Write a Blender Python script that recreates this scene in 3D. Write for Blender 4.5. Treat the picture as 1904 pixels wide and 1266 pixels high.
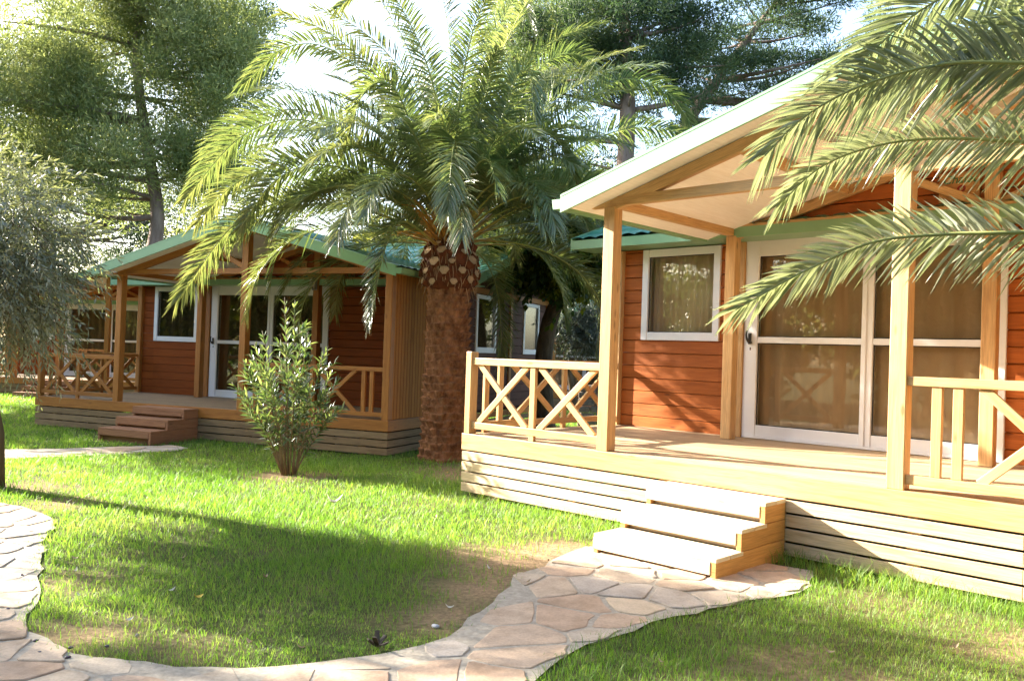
import bpy, math, random
import numpy as np
from mathutils import Vector, Matrix
R = math.radians
random.seed(7)
rng = np.random.default_rng(11)
for o in list(bpy.data.objects): bpy.data.objects.remove(o)
S = bpy.context.scene
COL = S.collection

# ------------------------------------------------------------ camera, sky, sun, exposure
EYE = 1.45
cam = bpy.data.cameras.new('camera'); cam.sensor_width = 36; cam.lens = 29.966
cam.clip_start = .05; cam.clip_end = 2000
camo = bpy.data.objects.new('camera', cam); COL.objects.link(camo)
pitch, roll = .0145, .0343
ri = Vector((1, 0, 0)); up0 = Vector((0, -math.sin(pitch), math.cos(pitch))); fw = Vector((0, math.cos(pitch), math.sin(pitch)))
rr = ri * math.cos(roll) + up0 * math.sin(roll); uu = -ri * math.sin(roll) + up0 * math.cos(roll)
camo.matrix_world = Matrix(((rr.x, uu.x, -fw.x, 0), (rr.y, uu.y, -fw.y, 0), (rr.z, uu.z, -fw.z, EYE), (0, 0, 0, 1)))
S.camera = camo
SUNV = Vector((-.914, .405, .416)).normalized()
w = bpy.data.worlds.new('World'); S.world = w; w.use_nodes = True
wn = w.node_tree.nodes; wl = w.node_tree.links
sky = wn.new('ShaderNodeTexSky'); sky.sky_type = 'NISHITA'; sky.sun_disc = False
sky.sun_elevation = math.asin(SUNV.z); sky.sun_rotation = math.atan2(SUNV.x, SUNV.y)
sky.dust_density = 2.5; sky.air_density = 1.0; sky.ozone_density = 1.0
bg = wn['Background']; bg.inputs['Strength'].default_value = .108
wl.new(sky.outputs[0], bg.inputs[0])
sl = bpy.data.lights.new('sun', 'SUN'); sl.energy = 5.0; sl.angle = R(.55); sl.color = (1, .93, .82)
so = bpy.data.objects.new('sun', sl); COL.objects.link(so); so.rotation_euler = SUNV.to_track_quat('Z', 'Y').to_euler()
so.location = (-30, 15, 20)
S.view_settings.view_transform = 'Standard'; S.view_settings.look = 'None'; S.view_settings.gamma = 1
S.view_settings.exposure = 2.75
S.render.resolution_x = 1024; S.render.resolution_y = 680
S.cycles.max_bounces = 8; S.cycles.transparent_max_bounces = 12

# ------------------------------------------------------------ object helpers
def tag(o, label=None, cat=None, group=None, kind=None):
    if label: o['label'] = label
    if cat: o['category'] = cat
    if group: o['group'] = group
    if kind: o['kind'] = kind
    return o
def empty(name, loc=(0, 0, 0), rz=0, parent=None):
    o = bpy.data.objects.new(name, None); COL.objects.link(o); o.location = loc; o.rotation_euler = (0, 0, rz)
    o.empty_display_size = .2
    if parent: o.parent = parent
    return o
def linkmesh(name, me, mat, parent=None):
    o = bpy.data.objects.new(name, me); COL.objects.link(o)
    if mat: me.materials.append(mat)
    if parent: o.parent = parent
    return o

def np_mesh(name, V, Q, mat, parent=None, n=4, smooth=False, tone=None, uv=None):
    """V (k,3) vertices, Q (m,n) faces"""
    me = bpy.data.meshes.new(name); V = np.asarray(V, np.float32); Q = np.asarray(Q, np.int32)
    me.vertices.add(len(V)); me.vertices.foreach_set('co', V.ravel())
    me.loops.add(Q.size); me.loops.foreach_set('vertex_index', Q.ravel())
    me.polygons.add(len(Q)); me.polygons.foreach_set('loop_start', np.arange(0, Q.size, n, dtype=np.int32))
    if smooth: me.polygons.foreach_set('use_smooth', np.ones(len(Q), bool))
    if tone is not None:
        a = me.attributes.new('tone', 'FLOAT', 'POINT'); a.data.foreach_set('value', np.asarray(tone, np.float32))
    if uv is not None:
        l = me.uv_layers.new(name='UVMap'); l.data.foreach_set('uv', np.asarray(uv, np.float32)[Q.ravel()].ravel())
    me.update(calc_edges=True); me.validate()
    return linkmesh(name, me, mat, parent)

class MB:
    """collects boxes, beams, tubes and polygons into one mesh with board-wise UVs"""
    def __init__(s): s.v = []; s.f = []; s.uv = []; s.sm = []
    def add(s, vs, fs, uvs=None, smooth=False):
        n = len(s.v); s.v += [tuple(p) for p in vs]
        for i, f in enumerate(fs):
            s.f.append([n + k for k in f]); s.sm.append(smooth)
            s.uv.append(uvs[i] if uvs else [(vs[k][0], vs[k][1] + vs[k][2]) for k in f])
    def obox(s, c, ax, hx, ay, hy, az, hz):
        """box about c with half sizes along three unit axes; grain follows the longest"""
        c = Vector(c); A = [(Vector(ax), hx), (Vector(ay), hy), (Vector(az), hz)]
        L = sorted(range(3), key=lambda i: -A[i][1]); lg = L[0]
        P = []
        for i in (-1, 1):
            for j in (-1, 1):
                for k in (-1, 1): P.append((i, j, k))
        vs = [c + A[0][0] * (p[0] * hx) + A[1][0] * (p[1] * hy) + A[2][0] * (p[2] * hz) for p in P]
        fs = [(0, 1, 3, 2), (4, 6, 7, 5), (0, 4, 5, 1), (2, 3, 7, 6), (0, 2, 6, 4), (1, 5, 7, 3)]
        if Vector(ax).cross(Vector(ay)).dot(Vector(az)) < 0: fs = [f[::-1] for f in fs]
        r1, r2 = random.random() * 50, random.random() * 50; h = (hx, hy, hz); uvs = []
        for f in fs:
            const = [d for d in range(3) if len({P[k][d] for k in f}) == 1][0]
            oth = [d for d in range(3) if d != const]
            if lg in oth: a = lg; b = [d for d in oth if d != lg][0]
            else: a, b = oth
            uvs.append([(P[k][a] * h[a] + r1, P[k][b] * h[b] + const * .31 + r2) for k in f])
        s.add(vs, fs, uvs)
    def box(s, x0, x1, y0, y1, z0, z1):
        s.obox(((x0 + x1) / 2, (y0 + y1) / 2, (z0 + z1) / 2), (1, 0, 0), abs(x1 - x0) / 2, (0, 1, 0), abs(y1 - y0) / 2, (0, 0, 1), abs(z1 - z0) / 2)
    def beam(s, p, q, wd, ht, up=(0, 0, 1)):
        p, q = Vector(p), Vector(q); d = (q - p); L = d.length; d.normalize()
        sd = d.cross(Vector(up)).normalized(); u = sd.cross(d)
        s.obox((p + q) / 2, d, L / 2, sd, wd / 2, u, ht / 2)
    def tube(s, pts, rad, n=8, cap=True):
        pts = [Vector(p) for p in pts]; rings = []; vs = []; fs = []
        t0 = (pts[1] - pts[0]).normalized(); a = t0.orthogonal().normalized()
        for i, p in enumerate(pts):
            t = (pts[min(i + 1, len(pts) - 1)] - pts[max(i - 1, 0)]).normalized()
            a = (a - t * a.dot(t)).normalized(); b = t.cross(a)
            for k in range(n):
                an = 2 * math.pi * k / n; vs.append(p + (a * math.cos(an) + b * math.sin(an)) * rad[i])
        for i in range(len(pts) - 1):
            for k in range(n):
                fs.append((i * n + k, i * n + (k + 1) % n, (i + 1) * n + (k + 1) % n, (i + 1) * n + k))
        uv = []
        ro = random.random() * 20
        for i in range(len(pts) - 1):
            for k in range(n): uv.append([(i * .3 + ro, k * .1), (i * .3 + ro, (k + 1) * .1), ((i + 1) * .3 + ro, (k + 1) * .1), ((i + 1) * .3 + ro, k * .1)])
        if cap:
            fs.append(tuple(range(n))[::-1]); uv.append([(0, 0)] * n)
            m = (len(pts) - 1) * n; fs.append(tuple(range(m, m + n))); uv.append([(0, 0)] * n)
        s.add(vs, fs, uv, True)
    def poly(s, pts, thick, nrm):
        """flat polygon extruded by thick along nrm"""
        n = len(pts); nrm = Vector(nrm); a = [Vector(p) for p in pts]; b = [p + nrm * thick for p in a]
        fs = [tuple(range(n))[::-1], tuple(range(n, 2 * n))] + [(i, (i + 1) % n, n + (i + 1) % n, n + i) for i in range(n)]
        s.add(a + b, fs)
    def build(s, name, mat, parent=None, bevel=0):
        me = bpy.data.meshes.new(name); me.from_pydata(s.v, [], s.f)
        l = me.uv_layers.new(name='UVMap'); k = 0
        for u in s.uv:
            for c in u: l.data[k].uv = c; k += 1
        me.polygons.foreach_set('use_smooth', s.sm); me.update()
        o = linkmesh(name, me, mat, parent)
        if bevel:
            b = o.modifiers.new('bevel', 'BEVEL'); b.width = bevel; b.segments = 2; b.limit_method = 'ANGLE'; b.angle_limit = R(50)
        return o

# ------------------------------------------------------------ materials
def mk(name):
    m = bpy.data.materials.new(name); m.use_nodes = True; nt = m.node_tree; nt.nodes.clear()
    out = nt.nodes.new('ShaderNodeOutputMaterial'); return m, nt, out
def N(nt, t, **kw):
    n = nt.nodes.new(t)
    for k, v in kw.items():
        if k in n.inputs.keys(): n.inputs[k].default_value = v
        else: setattr(n, k, v)
    return n
def ramp(nt, fac, stops):
    r = nt.nodes.new('ShaderNodeValToRGB'); nt.links.new(fac, r.inputs[0]); e = r.color_ramp.elements
    while len(e) > 1: e.remove(e[-1])
    e[0].position, e[0].color = stops[0][0], (*stops[0][1], 1)
    for p, c in stops[1:]:
        q = e.new(p); q.color = (*c, 1)
    return r.outputs[0]
def mixc(nt, a, b, fac, mode='MIX'):
    m = nt.nodes.new('ShaderNodeMix'); m.data_type = 'RGBA'; m.blend_type = mode
    for s, v in ((m.inputs[6], a), (m.inputs[7], b)):
        if isinstance(v, tuple): s.default_value = (*v, 1)
        else: nt.links.new(v, s)
    if isinstance(fac, (int, float)): m.inputs[0].default_value = fac
    else: nt.links.new(fac, m.inputs[0])
    return m.outputs[2]
def bump(nt, h, st, dist=.01):
    b = nt.nodes.new('ShaderNodeBump'); b.inputs['Strength'].default_value = st; b.inputs['Distance'].default_value = dist
    nt.links.new(h, b.inputs['Height']); return b.outputs[0]

def wood(name, base, dark, rough=.5, knots=.5, weather=None, spec=.4, grain=1.0):
    m, nt, out = mk(name); L = nt.links
    uv = N(nt, 'ShaderNodeUVMap')
    mp = N(nt, 'ShaderNodeMapping'); L.new(uv.outputs[0], mp.inputs[0]); mp.inputs['Scale'].default_value = (1.6, 26, 1)
    n1 = N(nt, 'ShaderNodeTexNoise', Scale=1.0, Detail=6, Roughness=.62, Distortion=.9); L.new(mp.outputs[0], n1.inputs[0])
    mp2 = N(nt, 'ShaderNodeMapping'); L.new(uv.outputs[0], mp2.inputs[0]); mp2.inputs['Scale'].default_value = (5, 150, 1)
    n2 = N(nt, 'ShaderNodeTexNoise', Scale=1.0, Detail=3, Roughness=.6); L.new(mp2.outputs[0], n2.inputs[0])
    mp3 = N(nt, 'ShaderNodeMapping'); L.new(uv.outputs[0], mp3.inputs[0]); mp3.inputs['Scale'].default_value = (.25, .9, 1)
    n3 = N(nt, 'ShaderNodeTexNoise', Scale=1.0, Detail=2); L.new(mp3.outputs[0], n3.inputs[0])
    lt = tuple(min(1, c * 1.12) for c in base)
    c = ramp(nt, n1.outputs[0], [(.28, dark), (.5, base), (.72, lt)])
    g = ramp(nt, n2.outputs[0], [(.3, (1 - .34 * grain,) * 3), (.6, (1, 1, 1))]); c = mixc(nt, c, g, 1.0, 'MULTIPLY')
    b = ramp(nt, n3.outputs[0], [(.3, (.80, .77, .74)), (.7, (1.08, 1.08, 1.08))]); c = mixc(nt, c, b, 1.0, 'MULTIPLY')
    if knots:
        mk_ = N(nt, 'ShaderNodeMapping'); L.new(uv.outputs[0], mk_.inputs[0]); mk_.inputs['Scale'].default_value = (2.2, 7, 1)
        v = N(nt, 'ShaderNodeTexVoronoi', Scale=1.0); L.new(mk_.outputs[0], v.inputs[0])
        k = ramp(nt, v.outputs['Distance'], [(.05, (1, 1, 1)), (.12, (0, 0, 0))])
        c = mixc(nt, c, tuple(x * .3 for x in dark), N_mul(nt, k, min(1, knots * 1.5)))
    if weather:
        tc = N(nt, 'ShaderNodeTexCoord'); n4 = N(nt, 'ShaderNodeTexNoise', Scale=2.3, Detail=5, Roughness=.7); L.new(tc.outputs['Object'], n4.inputs[0])
        f = ramp(nt, n4.outputs[0], [(.35, (0, 0, 0)), (.7, (1, 1, 1))]); c = mixc(nt, c, weather, N_mul(nt, f, .55))
    p = N(nt, 'ShaderNodeBsdfPrincipled', Roughness=rough); p.inputs['Specular IOR Level'].default_value = spec
    L.new(c, p.inputs['Base Color'])
    L.new(bump(nt, n1.outputs[0], .25, .004), p.inputs['Normal'])
    L.new(p.outputs[0], out.inputs[0]); return m
def N_mul(nt, s, k):
    m = nt.nodes.new('ShaderNodeMath'); m.operation = 'MULTIPLY'; nt.links.new(s, m.inputs[0]); m.inputs[1].default_value = k; return m.outputs[0]

def plain(name, col, rough=.5, spec=.5, var=.12, scale=8, metal=0, bmp=.1, obj=True):
    m, nt, out = mk(name); L = nt.links
    tc = N(nt, 'ShaderNodeTexCoord'); n1 = N(nt, 'ShaderNodeTexNoise', Scale=scale, Detail=5, Roughness=.65); L.new(tc.outputs['Object'], n1.inputs[0])
    c = ramp(nt, n1.outputs[0], [(.3, tuple(x * (1 - var) for x in col)), (.7, tuple(min(1, x * (1 + var)) for x in col))])
    p = N(nt, 'ShaderNodeBsdfPrincipled', Roughness=rough, Metallic=metal); p.inputs['Specular IOR Level'].default_value = spec
    L.new(c, p.inputs['Base Color']); L.new(bump(nt, n1.outputs[0], bmp, .004), p.inputs['Normal']); L.new(p.outputs[0], out.inputs[0]); return m

def leaf(name, cols, trans=.35, tcol=None, rough=.45, gloss=.35, nscale=1.6):
    """thin leaf: reflects, shines and lets light through; hue varies over the plant and per leaf"""
    m, nt, out = mk(name); L = nt.links
    tc = N(nt, 'ShaderNodeTexCoord'); n1 = N(nt, 'ShaderNodeTexNoise', Scale=nscale, Detail=3, Roughness=.6); L.new(tc.outputs['Object'], n1.inputs[0])
    at = N(nt, 'ShaderNodeAttribute'); at.attribute_name = 'tone'
    ad = N(nt, 'ShaderNodeMath'); ad.operation = 'MULTIPLY_ADD'; L.new(at.outputs['Fac'], ad.inputs[0]); ad.inputs[1].default_value = .55
    sb = N(nt, 'ShaderNodeMath'); sb.operation = 'MULTIPLY'; L.new(n1.outputs[0], sb.inputs[0]); sb.inputs[1].default_value = .5; L.new(sb.outputs[0], ad.inputs[2])
    k = len(cols); c = ramp(nt, ad.outputs[0], [(.15 + .7 * i / (k - 1), cols[i]) for i in range(k)])
    p = N(nt, 'ShaderNodeBsdfPrincipled', Roughness=rough); p.inputs['Specular IOR Level'].default_value = gloss
    L.new(c, p.inputs['Base Color'])
    t = N(nt, 'ShaderNodeBsdfTranslucent')
    tt = mixc(nt, c, tcol if tcol else (1.0, 1.0, .35), 1.0, 'MULTIPLY'); tt = mixc(nt, tt, (2.2, 2.2, 2.2), 1.0, 'MULTIPLY'); L.new(tt, t.inputs[0])
    mx = N(nt, 'ShaderNodeMixShader'); mx.inputs[0].default_value = trans; L.new(p.outputs[0], mx.inputs[1]); L.new(t.outputs[0], mx.inputs[2])
    L.new(mx.outputs[0], out.inputs[0]); return m

def bark(name, a, b, scale=6, stretch=.25, bmp=.8):
    m, nt, out = mk(name); L = nt.links
    tc = N(nt, 'ShaderNodeTexCoord'); mp = N(nt, 'ShaderNodeMapping'); L.new(tc.outputs['Object'], mp.inputs[0]); mp.inputs['Scale'].default_value = (1, 1, stretch)
    n1 = N(nt, 'ShaderNodeTexNoise', Scale=scale, Detail=8, Roughness=.7); L.new(mp.outputs[0], n1.inputs[0])
    v = N(nt, 'ShaderNodeTexVoronoi', Scale=scale * 1.4); L.new(mp.outputs[0], v.inputs[0])
    c = ramp(nt, n1.outputs[0], [(.32, a), (.68, b)])
    p = N(nt, 'ShaderNodeBsdfPrincipled', Roughness=.9); p.inputs['Specular IOR Level'].default_value = .1; L.new(c, p.inputs['Base Color'])
    ad = N(nt, 'ShaderNodeMath'); L.new(n1.outputs[0], ad.inputs[0]); L.new(v.outputs['Distance'], ad.inputs[1])
    L.new(bump(nt, ad.outputs[0], bmp, .03), p.inputs['Normal']); L.new(p.outputs[0], out.inputs[0]); return m

M = {}
M['trimA'] = wood('honey_pine', (.64, .40, .18), (.52, .28, .10), .42, .45)
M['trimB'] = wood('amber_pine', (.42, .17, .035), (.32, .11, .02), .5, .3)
M['screen'] = wood('screen_pine', (.55, .22, .045), (.44, .16, .03), .6, .2, spec=.12)
M['deckA'] = wood('deck_pine', (.54, .38, .22), (.40, .25, .13), .6, .3)
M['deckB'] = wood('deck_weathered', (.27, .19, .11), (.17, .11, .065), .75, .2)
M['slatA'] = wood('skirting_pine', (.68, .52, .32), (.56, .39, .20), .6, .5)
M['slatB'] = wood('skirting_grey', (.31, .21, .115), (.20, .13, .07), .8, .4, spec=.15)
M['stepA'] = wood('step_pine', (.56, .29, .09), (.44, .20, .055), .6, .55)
M['treadA_sunlit'] = wood('tread_pine_sunlit', (.74, .62, .46), (.62, .47, .30), .6, .5)  # step pine again, with the glare of direct sun mixed into the colour
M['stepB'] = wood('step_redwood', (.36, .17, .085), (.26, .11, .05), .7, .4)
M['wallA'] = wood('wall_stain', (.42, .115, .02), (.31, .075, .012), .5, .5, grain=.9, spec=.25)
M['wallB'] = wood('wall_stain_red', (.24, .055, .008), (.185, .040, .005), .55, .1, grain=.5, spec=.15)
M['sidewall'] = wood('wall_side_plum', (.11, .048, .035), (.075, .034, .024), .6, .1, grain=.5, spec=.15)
M['wallE'] = wood('wall_stain_orange', (.40, .10, .03), (.32, .075, .02), .5, .1, grain=.5)
M['ceil'] = wood('ceiling_panel', (.93, .92, .90), (.90, .88, .85), .55, 0, grain=.35)
M['green'] = plain('green_metal', (.20, .37, .21), .35, .5, .06, 3)
M['white'] = plain('white_frame', (.74, .74, .76), .3, .5, .03, 3, bmp=.02)
M['black'] = plain('black_metal', (.02, .02, .022), .35, .5)
M['concrete'] = plain('foundation_concrete', (.42, .40, .38), .9, .2, .15, 20)
M['sign'] = wood('sign_wood', (.52, .28, .10), (.42, .2, .07), .5, .2)
M['lampglass'] = plain('frosted_glass', (.6, .58, .55), .25, .5, .05, 5)
M['grey'] = plain('grey_plastic', (.25, .25, .25), .4)
M['greentext'] = plain('green_paint', (.03, .16, .06), .5)
M['redtext'] = plain('red_paint', (.25, .02, .012), .5)
M['rubble'] = plain('rubble_wall', (.30, .24, .18), .9, .2, .35, 9, bmp=.8)

def curtain_mat(name, a, b):
    m, nt, out = mk(name); L = nt.links
    tc = N(nt, 'ShaderNodeTexCoord'); wv = N(nt, 'ShaderNodeTexWave', Scale=1.4, Distortion=3.0, Detail=2); L.new(tc.outputs['Object'], wv.inputs[0])
    wv.inputs['Detail Scale'].default_value = .4
    c = ramp(nt, wv.outputs['Fac'], [(.1, a), (.9, b)])
    p = N(nt, 'ShaderNodeBsdfPrincipled', Roughness=.95); p.inputs['Specular IOR Level'].default_value = .1; L.new(c, p.inputs['Base Color']); L.new(p.outputs[0], out.inputs[0]); return m
M['curtainA'] = curtain_mat('curtain_tan', (.63, .48, .33), (.68, .52, .36))
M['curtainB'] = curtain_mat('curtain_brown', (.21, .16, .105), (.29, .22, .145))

def glass(name, tint=.95, rf=.22):
    m, nt, out = mk(name); L = nt.links
    tr = N(nt, 'ShaderNodeBsdfTransparent'); tr.inputs[0].default_value = (tint, tint * .97, tint * .9, 1)
    gl = N(nt, 'ShaderNodeBsdfGlossy', Roughness=.015)
    fr = N(nt, 'ShaderNodeFresnel', IOR=1.7)
    mr = N(nt, 'ShaderNodeMath'); mr.operation = 'MULTIPLY_ADD'; L.new(fr.outputs[0], mr.inputs[0]); mr.inputs[1].default_value = .75; mr.inputs[2].default_value = .01
    tc = N(nt, 'ShaderNodeTexCoord'); n = N(nt, 'ShaderNodeTexNoise', Scale=1.3, Detail=1); L.new(tc.outputs['Object'], n.inputs[0])
    L.new(bump(nt, n.outputs[0], .06, .02), gl.inputs['Normal'])
    mx = N(nt, 'ShaderNodeMixShader'); L.new(mr.outputs[0], mx.inputs[0]); L.new(tr.outputs[0], mx.inputs[1]); L.new(gl.outputs[0], mx.inputs[2])
    L.new(mx.outputs[0], out.inputs[0]); return m
M['glass'] = glass('window_glass')

def rooftile():
    m, nt, out = mk('roof_tile_green'); L = nt.links
    tc = N(nt, 'ShaderNodeTexCoord'); n1 = N(nt, 'ShaderNodeTexNoise', Scale=3, Detail=6, Roughness=.7); L.new(tc.outputs['Object'], n1.inputs[0])
    c = ramp(nt, n1.outputs[0], [(.3, (.05, .20, .14)), (.7, (.09, .30, .22))])
    p = N(nt, 'ShaderNodeBsdfPrincipled', Roughness=.35); L.new(c, p.inputs['Base Color']); L.new(p.outputs[0], out.inputs[0]); return m
M['tile'] = rooftile()

M['palm'] = leaf('palm_leaf', [(.045, .075, .03), (.09, .13, .05), (.19, .20, .09)], .27, (1.0, .96, .5), .30, .9, 1.2)
M['palmnear'] = leaf('palm_leaf_near', [(.085, .115, .062), (.16, .192, .115), (.29, .30, .20)], .24, (.98, 1.0, .6), .34, .9, 1.5)
M['rachis'] = plain('palm_rachis', (.26, .27, .07), .4, .5, .2, 6)
M['boot'] = plain('palm_boot', (.11, .035, .015), .8, .2, .4, 9, bmp=.8)
M['bootcut'] = plain('palm_boot_cut', (.42, .27, .15), .8, .2, .3, 14, bmp=.4)
M['palmbark'] = bark('palm_bark', (.085, .034, .015), (.36, .17, .085), 9, .6, .5)
M['fibre'] = plain('palm_fruit_stalk', (.40, .19, .03), .6, .3, .3, 8)
M['pinebark'] = bark('pine_bark', (.10, .065, .05), (.30, .23, .20), 4, .3)
M['bark'] = bark('tree_bark', (.05, .035, .022), (.15, .11, .07), 6, .3)
M['pine'] = leaf('pine_needles', [(.058, .088, .034), (.13, .16, .062), (.30, .31, .16)], .42, (1, 1, .62), .6, .2, .35)
M['pinedark'] = leaf('pine_needles_blue', [(.02, .045, .028), (.045, .075, .042), (.085, .12, .055)], .25, (1, 1, .5), .6, .2, .35)
M['pale'] = leaf('pale_foliage', [(.10, .12, .04), (.19, .20, .08), (.32, .31, .14)], .35, (1, 1, .4), .5, .3, .5)
M['olive'] = leaf('olive_leaf', [(.06, .08, .045), (.14, .155, .105), (.29, .30, .23)], .2, (1, 1, .4), .42, .5, 1.2)
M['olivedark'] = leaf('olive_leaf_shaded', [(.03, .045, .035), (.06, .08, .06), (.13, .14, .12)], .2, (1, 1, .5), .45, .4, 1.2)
M['mulberry'] = leaf('broad_leaf', [(.012, .03, .008), (.025, .055, .012), (.16, .17, .012)], .3, (1, 1, .3), .5, .3, 1.4)
M['oleander'] = leaf('oleander_leaf', [(.04, .075, .03), (.085, .13, .055), (.24, .28, .16)], .24, (1, 1, .4), .32, .7, 3)
M['twig'] = plain('green_twig', (.20, .14, .08), .7, .2, .3, 8)
M['grass'] = leaf('grass_blade', [(.07, .15, .022), (.12, .225, .038), (.29, .32, .11)], .42, (.95, 1, .42), .5, .3, .55)
M['dryleaf'] = leaf('dry_leaf', [(.20, .13, .06), (.42, .33, .20), (.55, .5, .42)], .2, (1, .9, .6), .7, .2, 3)

def ground_mat():
    m, nt, out = mk('soil_ground'); L = nt.links
    tc = N(nt, 'ShaderNodeTexCoord'); n1 = N(nt, 'ShaderNodeTexNoise', Scale=1.1, Detail=8, Roughness=.65); L.new(tc.outputs['Object'], n1.inputs[0])
    n2 = N(nt, 'ShaderNodeTexNoise', Scale=26, Detail=6, Roughness=.75); L.new(tc.outputs['Object'], n2.inputs[0])
    c = ramp(nt, n1.outputs[0], [(.3, (.06, .09, .025)), (.58, (.12, .12, .05)), (.75, (.26, .18, .10))])
    at = N(nt, 'ShaderNodeAttribute'); at.attribute_name = 'tone'; c = mixc(nt, c, (.36, .25, .15), at.outputs['Fac'])
    d = ramp(nt, n2.outputs[0], [(.35, (.55, .55, .5)), (.65, (1.15, 1.12, 1.05))]); c = mixc(nt, c, d, 1.0, 'MULTIPLY')
    p = N(nt, 'ShaderNodeBsdfPrincipled', Roughness=1.0); p.inputs['Specular IOR Level'].default_value = .1; L.new(c, p.inputs['Base Color'])
    L.new(bump(nt, n2.outputs[0], .8, .03), p.inputs['Normal']); L.new(p.outputs[0], out.inputs[0]); return m
M['ground'] = ground_mat()
def stone_mat():
    m, nt, out = mk('flagstone'); L = nt.links
    tc = N(nt, 'ShaderNodeTexCoord'); at = N(nt, 'ShaderNodeAttribute'); at.attribute_name = 'tone'
    n1 = N(nt, 'ShaderNodeTexNoise', Scale=5, Detail=8, Roughness=.65); L.new(tc.outputs['Object'], n1.inputs[0])
    n2 = N(nt, 'ShaderNodeTexNoise', Scale=70, Detail=3, Roughness=.6); L.new(tc.outputs['Object'], n2.inputs[0])
    c = ramp(nt, at.outputs['Fac'], [(0, (.45, .31, .21)), (.3, (.50, .37, .26)), (.6, (.47, .38, .28)), (.8, (.42, .36, .30)), (1, (.54, .42, .29))])
    d = ramp(nt, n1.outputs[0], [(.28, (.62, .58, .52)), (.5, (.95, .94, .92)), (.72, (1.15, 1.13, 1.1))]); c = mixc(nt, c, d, 1.0, 'MULTIPLY')
    e = ramp(nt, n2.outputs[0], [(.3, (.85, .85, .85)), (.6, (1.05, 1.05, 1.05))]); c = mixc(nt, c, e, 1.0, 'MULTIPLY')
    p = N(nt, 'ShaderNodeBsdfPrincipled', Roughness=.75); p.inputs['Specular IOR Level'].default_value = .3; L.new(c, p.inputs['Base Color'])
    L.new(bump(nt, n1.outputs[0], .5, .02), p.inputs['Normal']); L.new(p.outputs[0], out.inputs[0]); return m
M['stone'] = stone_mat()
M['mortar'] = plain('path_mortar', (.36, .31, .24), .95, .1, .25, 30, bmp=.8)

# ------------------------------------------------------------ ground, paths, lawn
SPOTS = [(-2.5, 9.8, .7, 1.0), (-.4, 11.2, 1.2, .7), (-.3, 10.4, 1.0, .75), (.12, 5.85, .62, 1.0), (-.12, 5.2, .42, .95), (-.3, 4.65, .33, .95), (.45, 6.45, .4, .9), (-.05, 6.3, .45, .6),
         (-2.05, 4.2, .38, .85), (-1.5, 4.1, .3, .5), (-4.6, 8.3, .6, .8), (-3.9, 7.4, .4, .8), (3.0, 4.6, .5, .7), (2.6, 4.4, .35, .5), (1.4, 4.1, .45, .6), (1.7, 3.7, .5, .45), (-2.6, 5.1, .4, .6), (.9, 3.6, .4, .6), (-.6, 8.3, .6, .35), (2.3, 5.2, .5, .4)]
def sst(a, b, x): t = np.clip((np.asarray(x, float) - a) / (b - a), 0, 1); return t * t * (3 - 2 * t)
def gz(x, y):
    x = np.asarray(x, float); y = np.asarray(y, float)
    return -.13 * sst(7.5, 12.5, y) + .012 * np.sin(x * 1.3 + y * .7) * np.sin(y * 1.1 - .4 * x) * sst(2, 4, y)
def G(x, y): return float(gz(x, y))
xs = np.concatenate([[-600, -250, -110, -60, -35], np.linspace(-20, 20, 281), [35, 60, 110, 250, 600]])
ys = np.concatenate([[-600, -250, -110, -50, -20], np.linspace(-6, 34, 281), [45, 60, 110, 250, 600]])
X, Y = np.meshgrid(xs, ys, indexing='ij'); ny = len(ys)
V = np.stack([X.ravel(), Y.ravel(), gz(X, Y).ravel()], 1)
ii, jj = np.meshgrid(np.arange(len(xs) - 1), np.arange(ny - 1), indexing='ij'); b = (ii * ny + jj).ravel()
o = np_mesh('ground', V, np.stack([b, b + ny, b + ny + 1, b + 1], 1), M['ground'], smooth=True, tone=np.clip(sum(k_ * np.exp(-(((V[:, 0] - x_) ** 2 + (V[:, 1] - y_) ** 2) / (.75 * r_) ** 2)) for x_, y_, r_, k_ in SPOTS), 0, 1)); tag(o, kind='structure')

def inpoly(px, py, poly):
    c = np.zeros(len(px), bool); n = len(poly); j = n - 1
    for i in range(n):
        xi, yi = poly[i]; xj, yj = poly[j]
        if yi != yj:
            k = ((yi > py) != (yj > py)) & (px < (xj - xi) * (py - yi) / (yj - yi) + xi); c ^= k
        j = i
    return c
PATH_A = [(-6.5, 7.75), (-4.6, 7.45), (-4.05, 7.2), (-3.62, 6.85), (-3.4, 6.44), (-3.15, 5.85), (-2.95, 5.45), (-2.62, 4.85), (-2.46, 4.42), (-2.3, 4.2), (-1.95, 3.9), (-1.6, 3.84), (-1.16, 3.85), (-.85, 3.92), (-.55, 4.05), (-.28, 4.35), (-.12, 4.75), (-.04, 5.1), (.08, 5.45), (.25, 5.8), (.42, 6.15), (.62, 6.5), (1.2, 6.55), (2.14, 5.98), (2.0, 5.55), (1.75, 5.25), (1.3, 5.0), (.95, 4.75), (.68, 4.5), (.42, 4.25), (.22, 3.9), (.1, 3.6), (.05, 3.2), (.0, 2.3), (-.3, -1), (-7.5, -1), (-8.5, 6)]
PATH_B = [(-13, 10.6), (-9.6, 11.1), (-8.6, 11.2), (-7.2, 11.6), (-6.2, 12.1), (-5.75, 12.55), (-5.1, 12.9), (-4.7, 12.6), (-4.75, 12.25), (-5.15, 11.7), (-5.6, 11.2), (-6.1, 10.75), (-7.0, 10.5), (-9.5, 10.1), (-13, 9.6)]
PATH_C = [(-16, 14.2), (-10.5, 13.7), (-8.6, 13.9), (-8.5, 13.4), (-10.5, 13.1), (-16, 13.4)]

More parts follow.
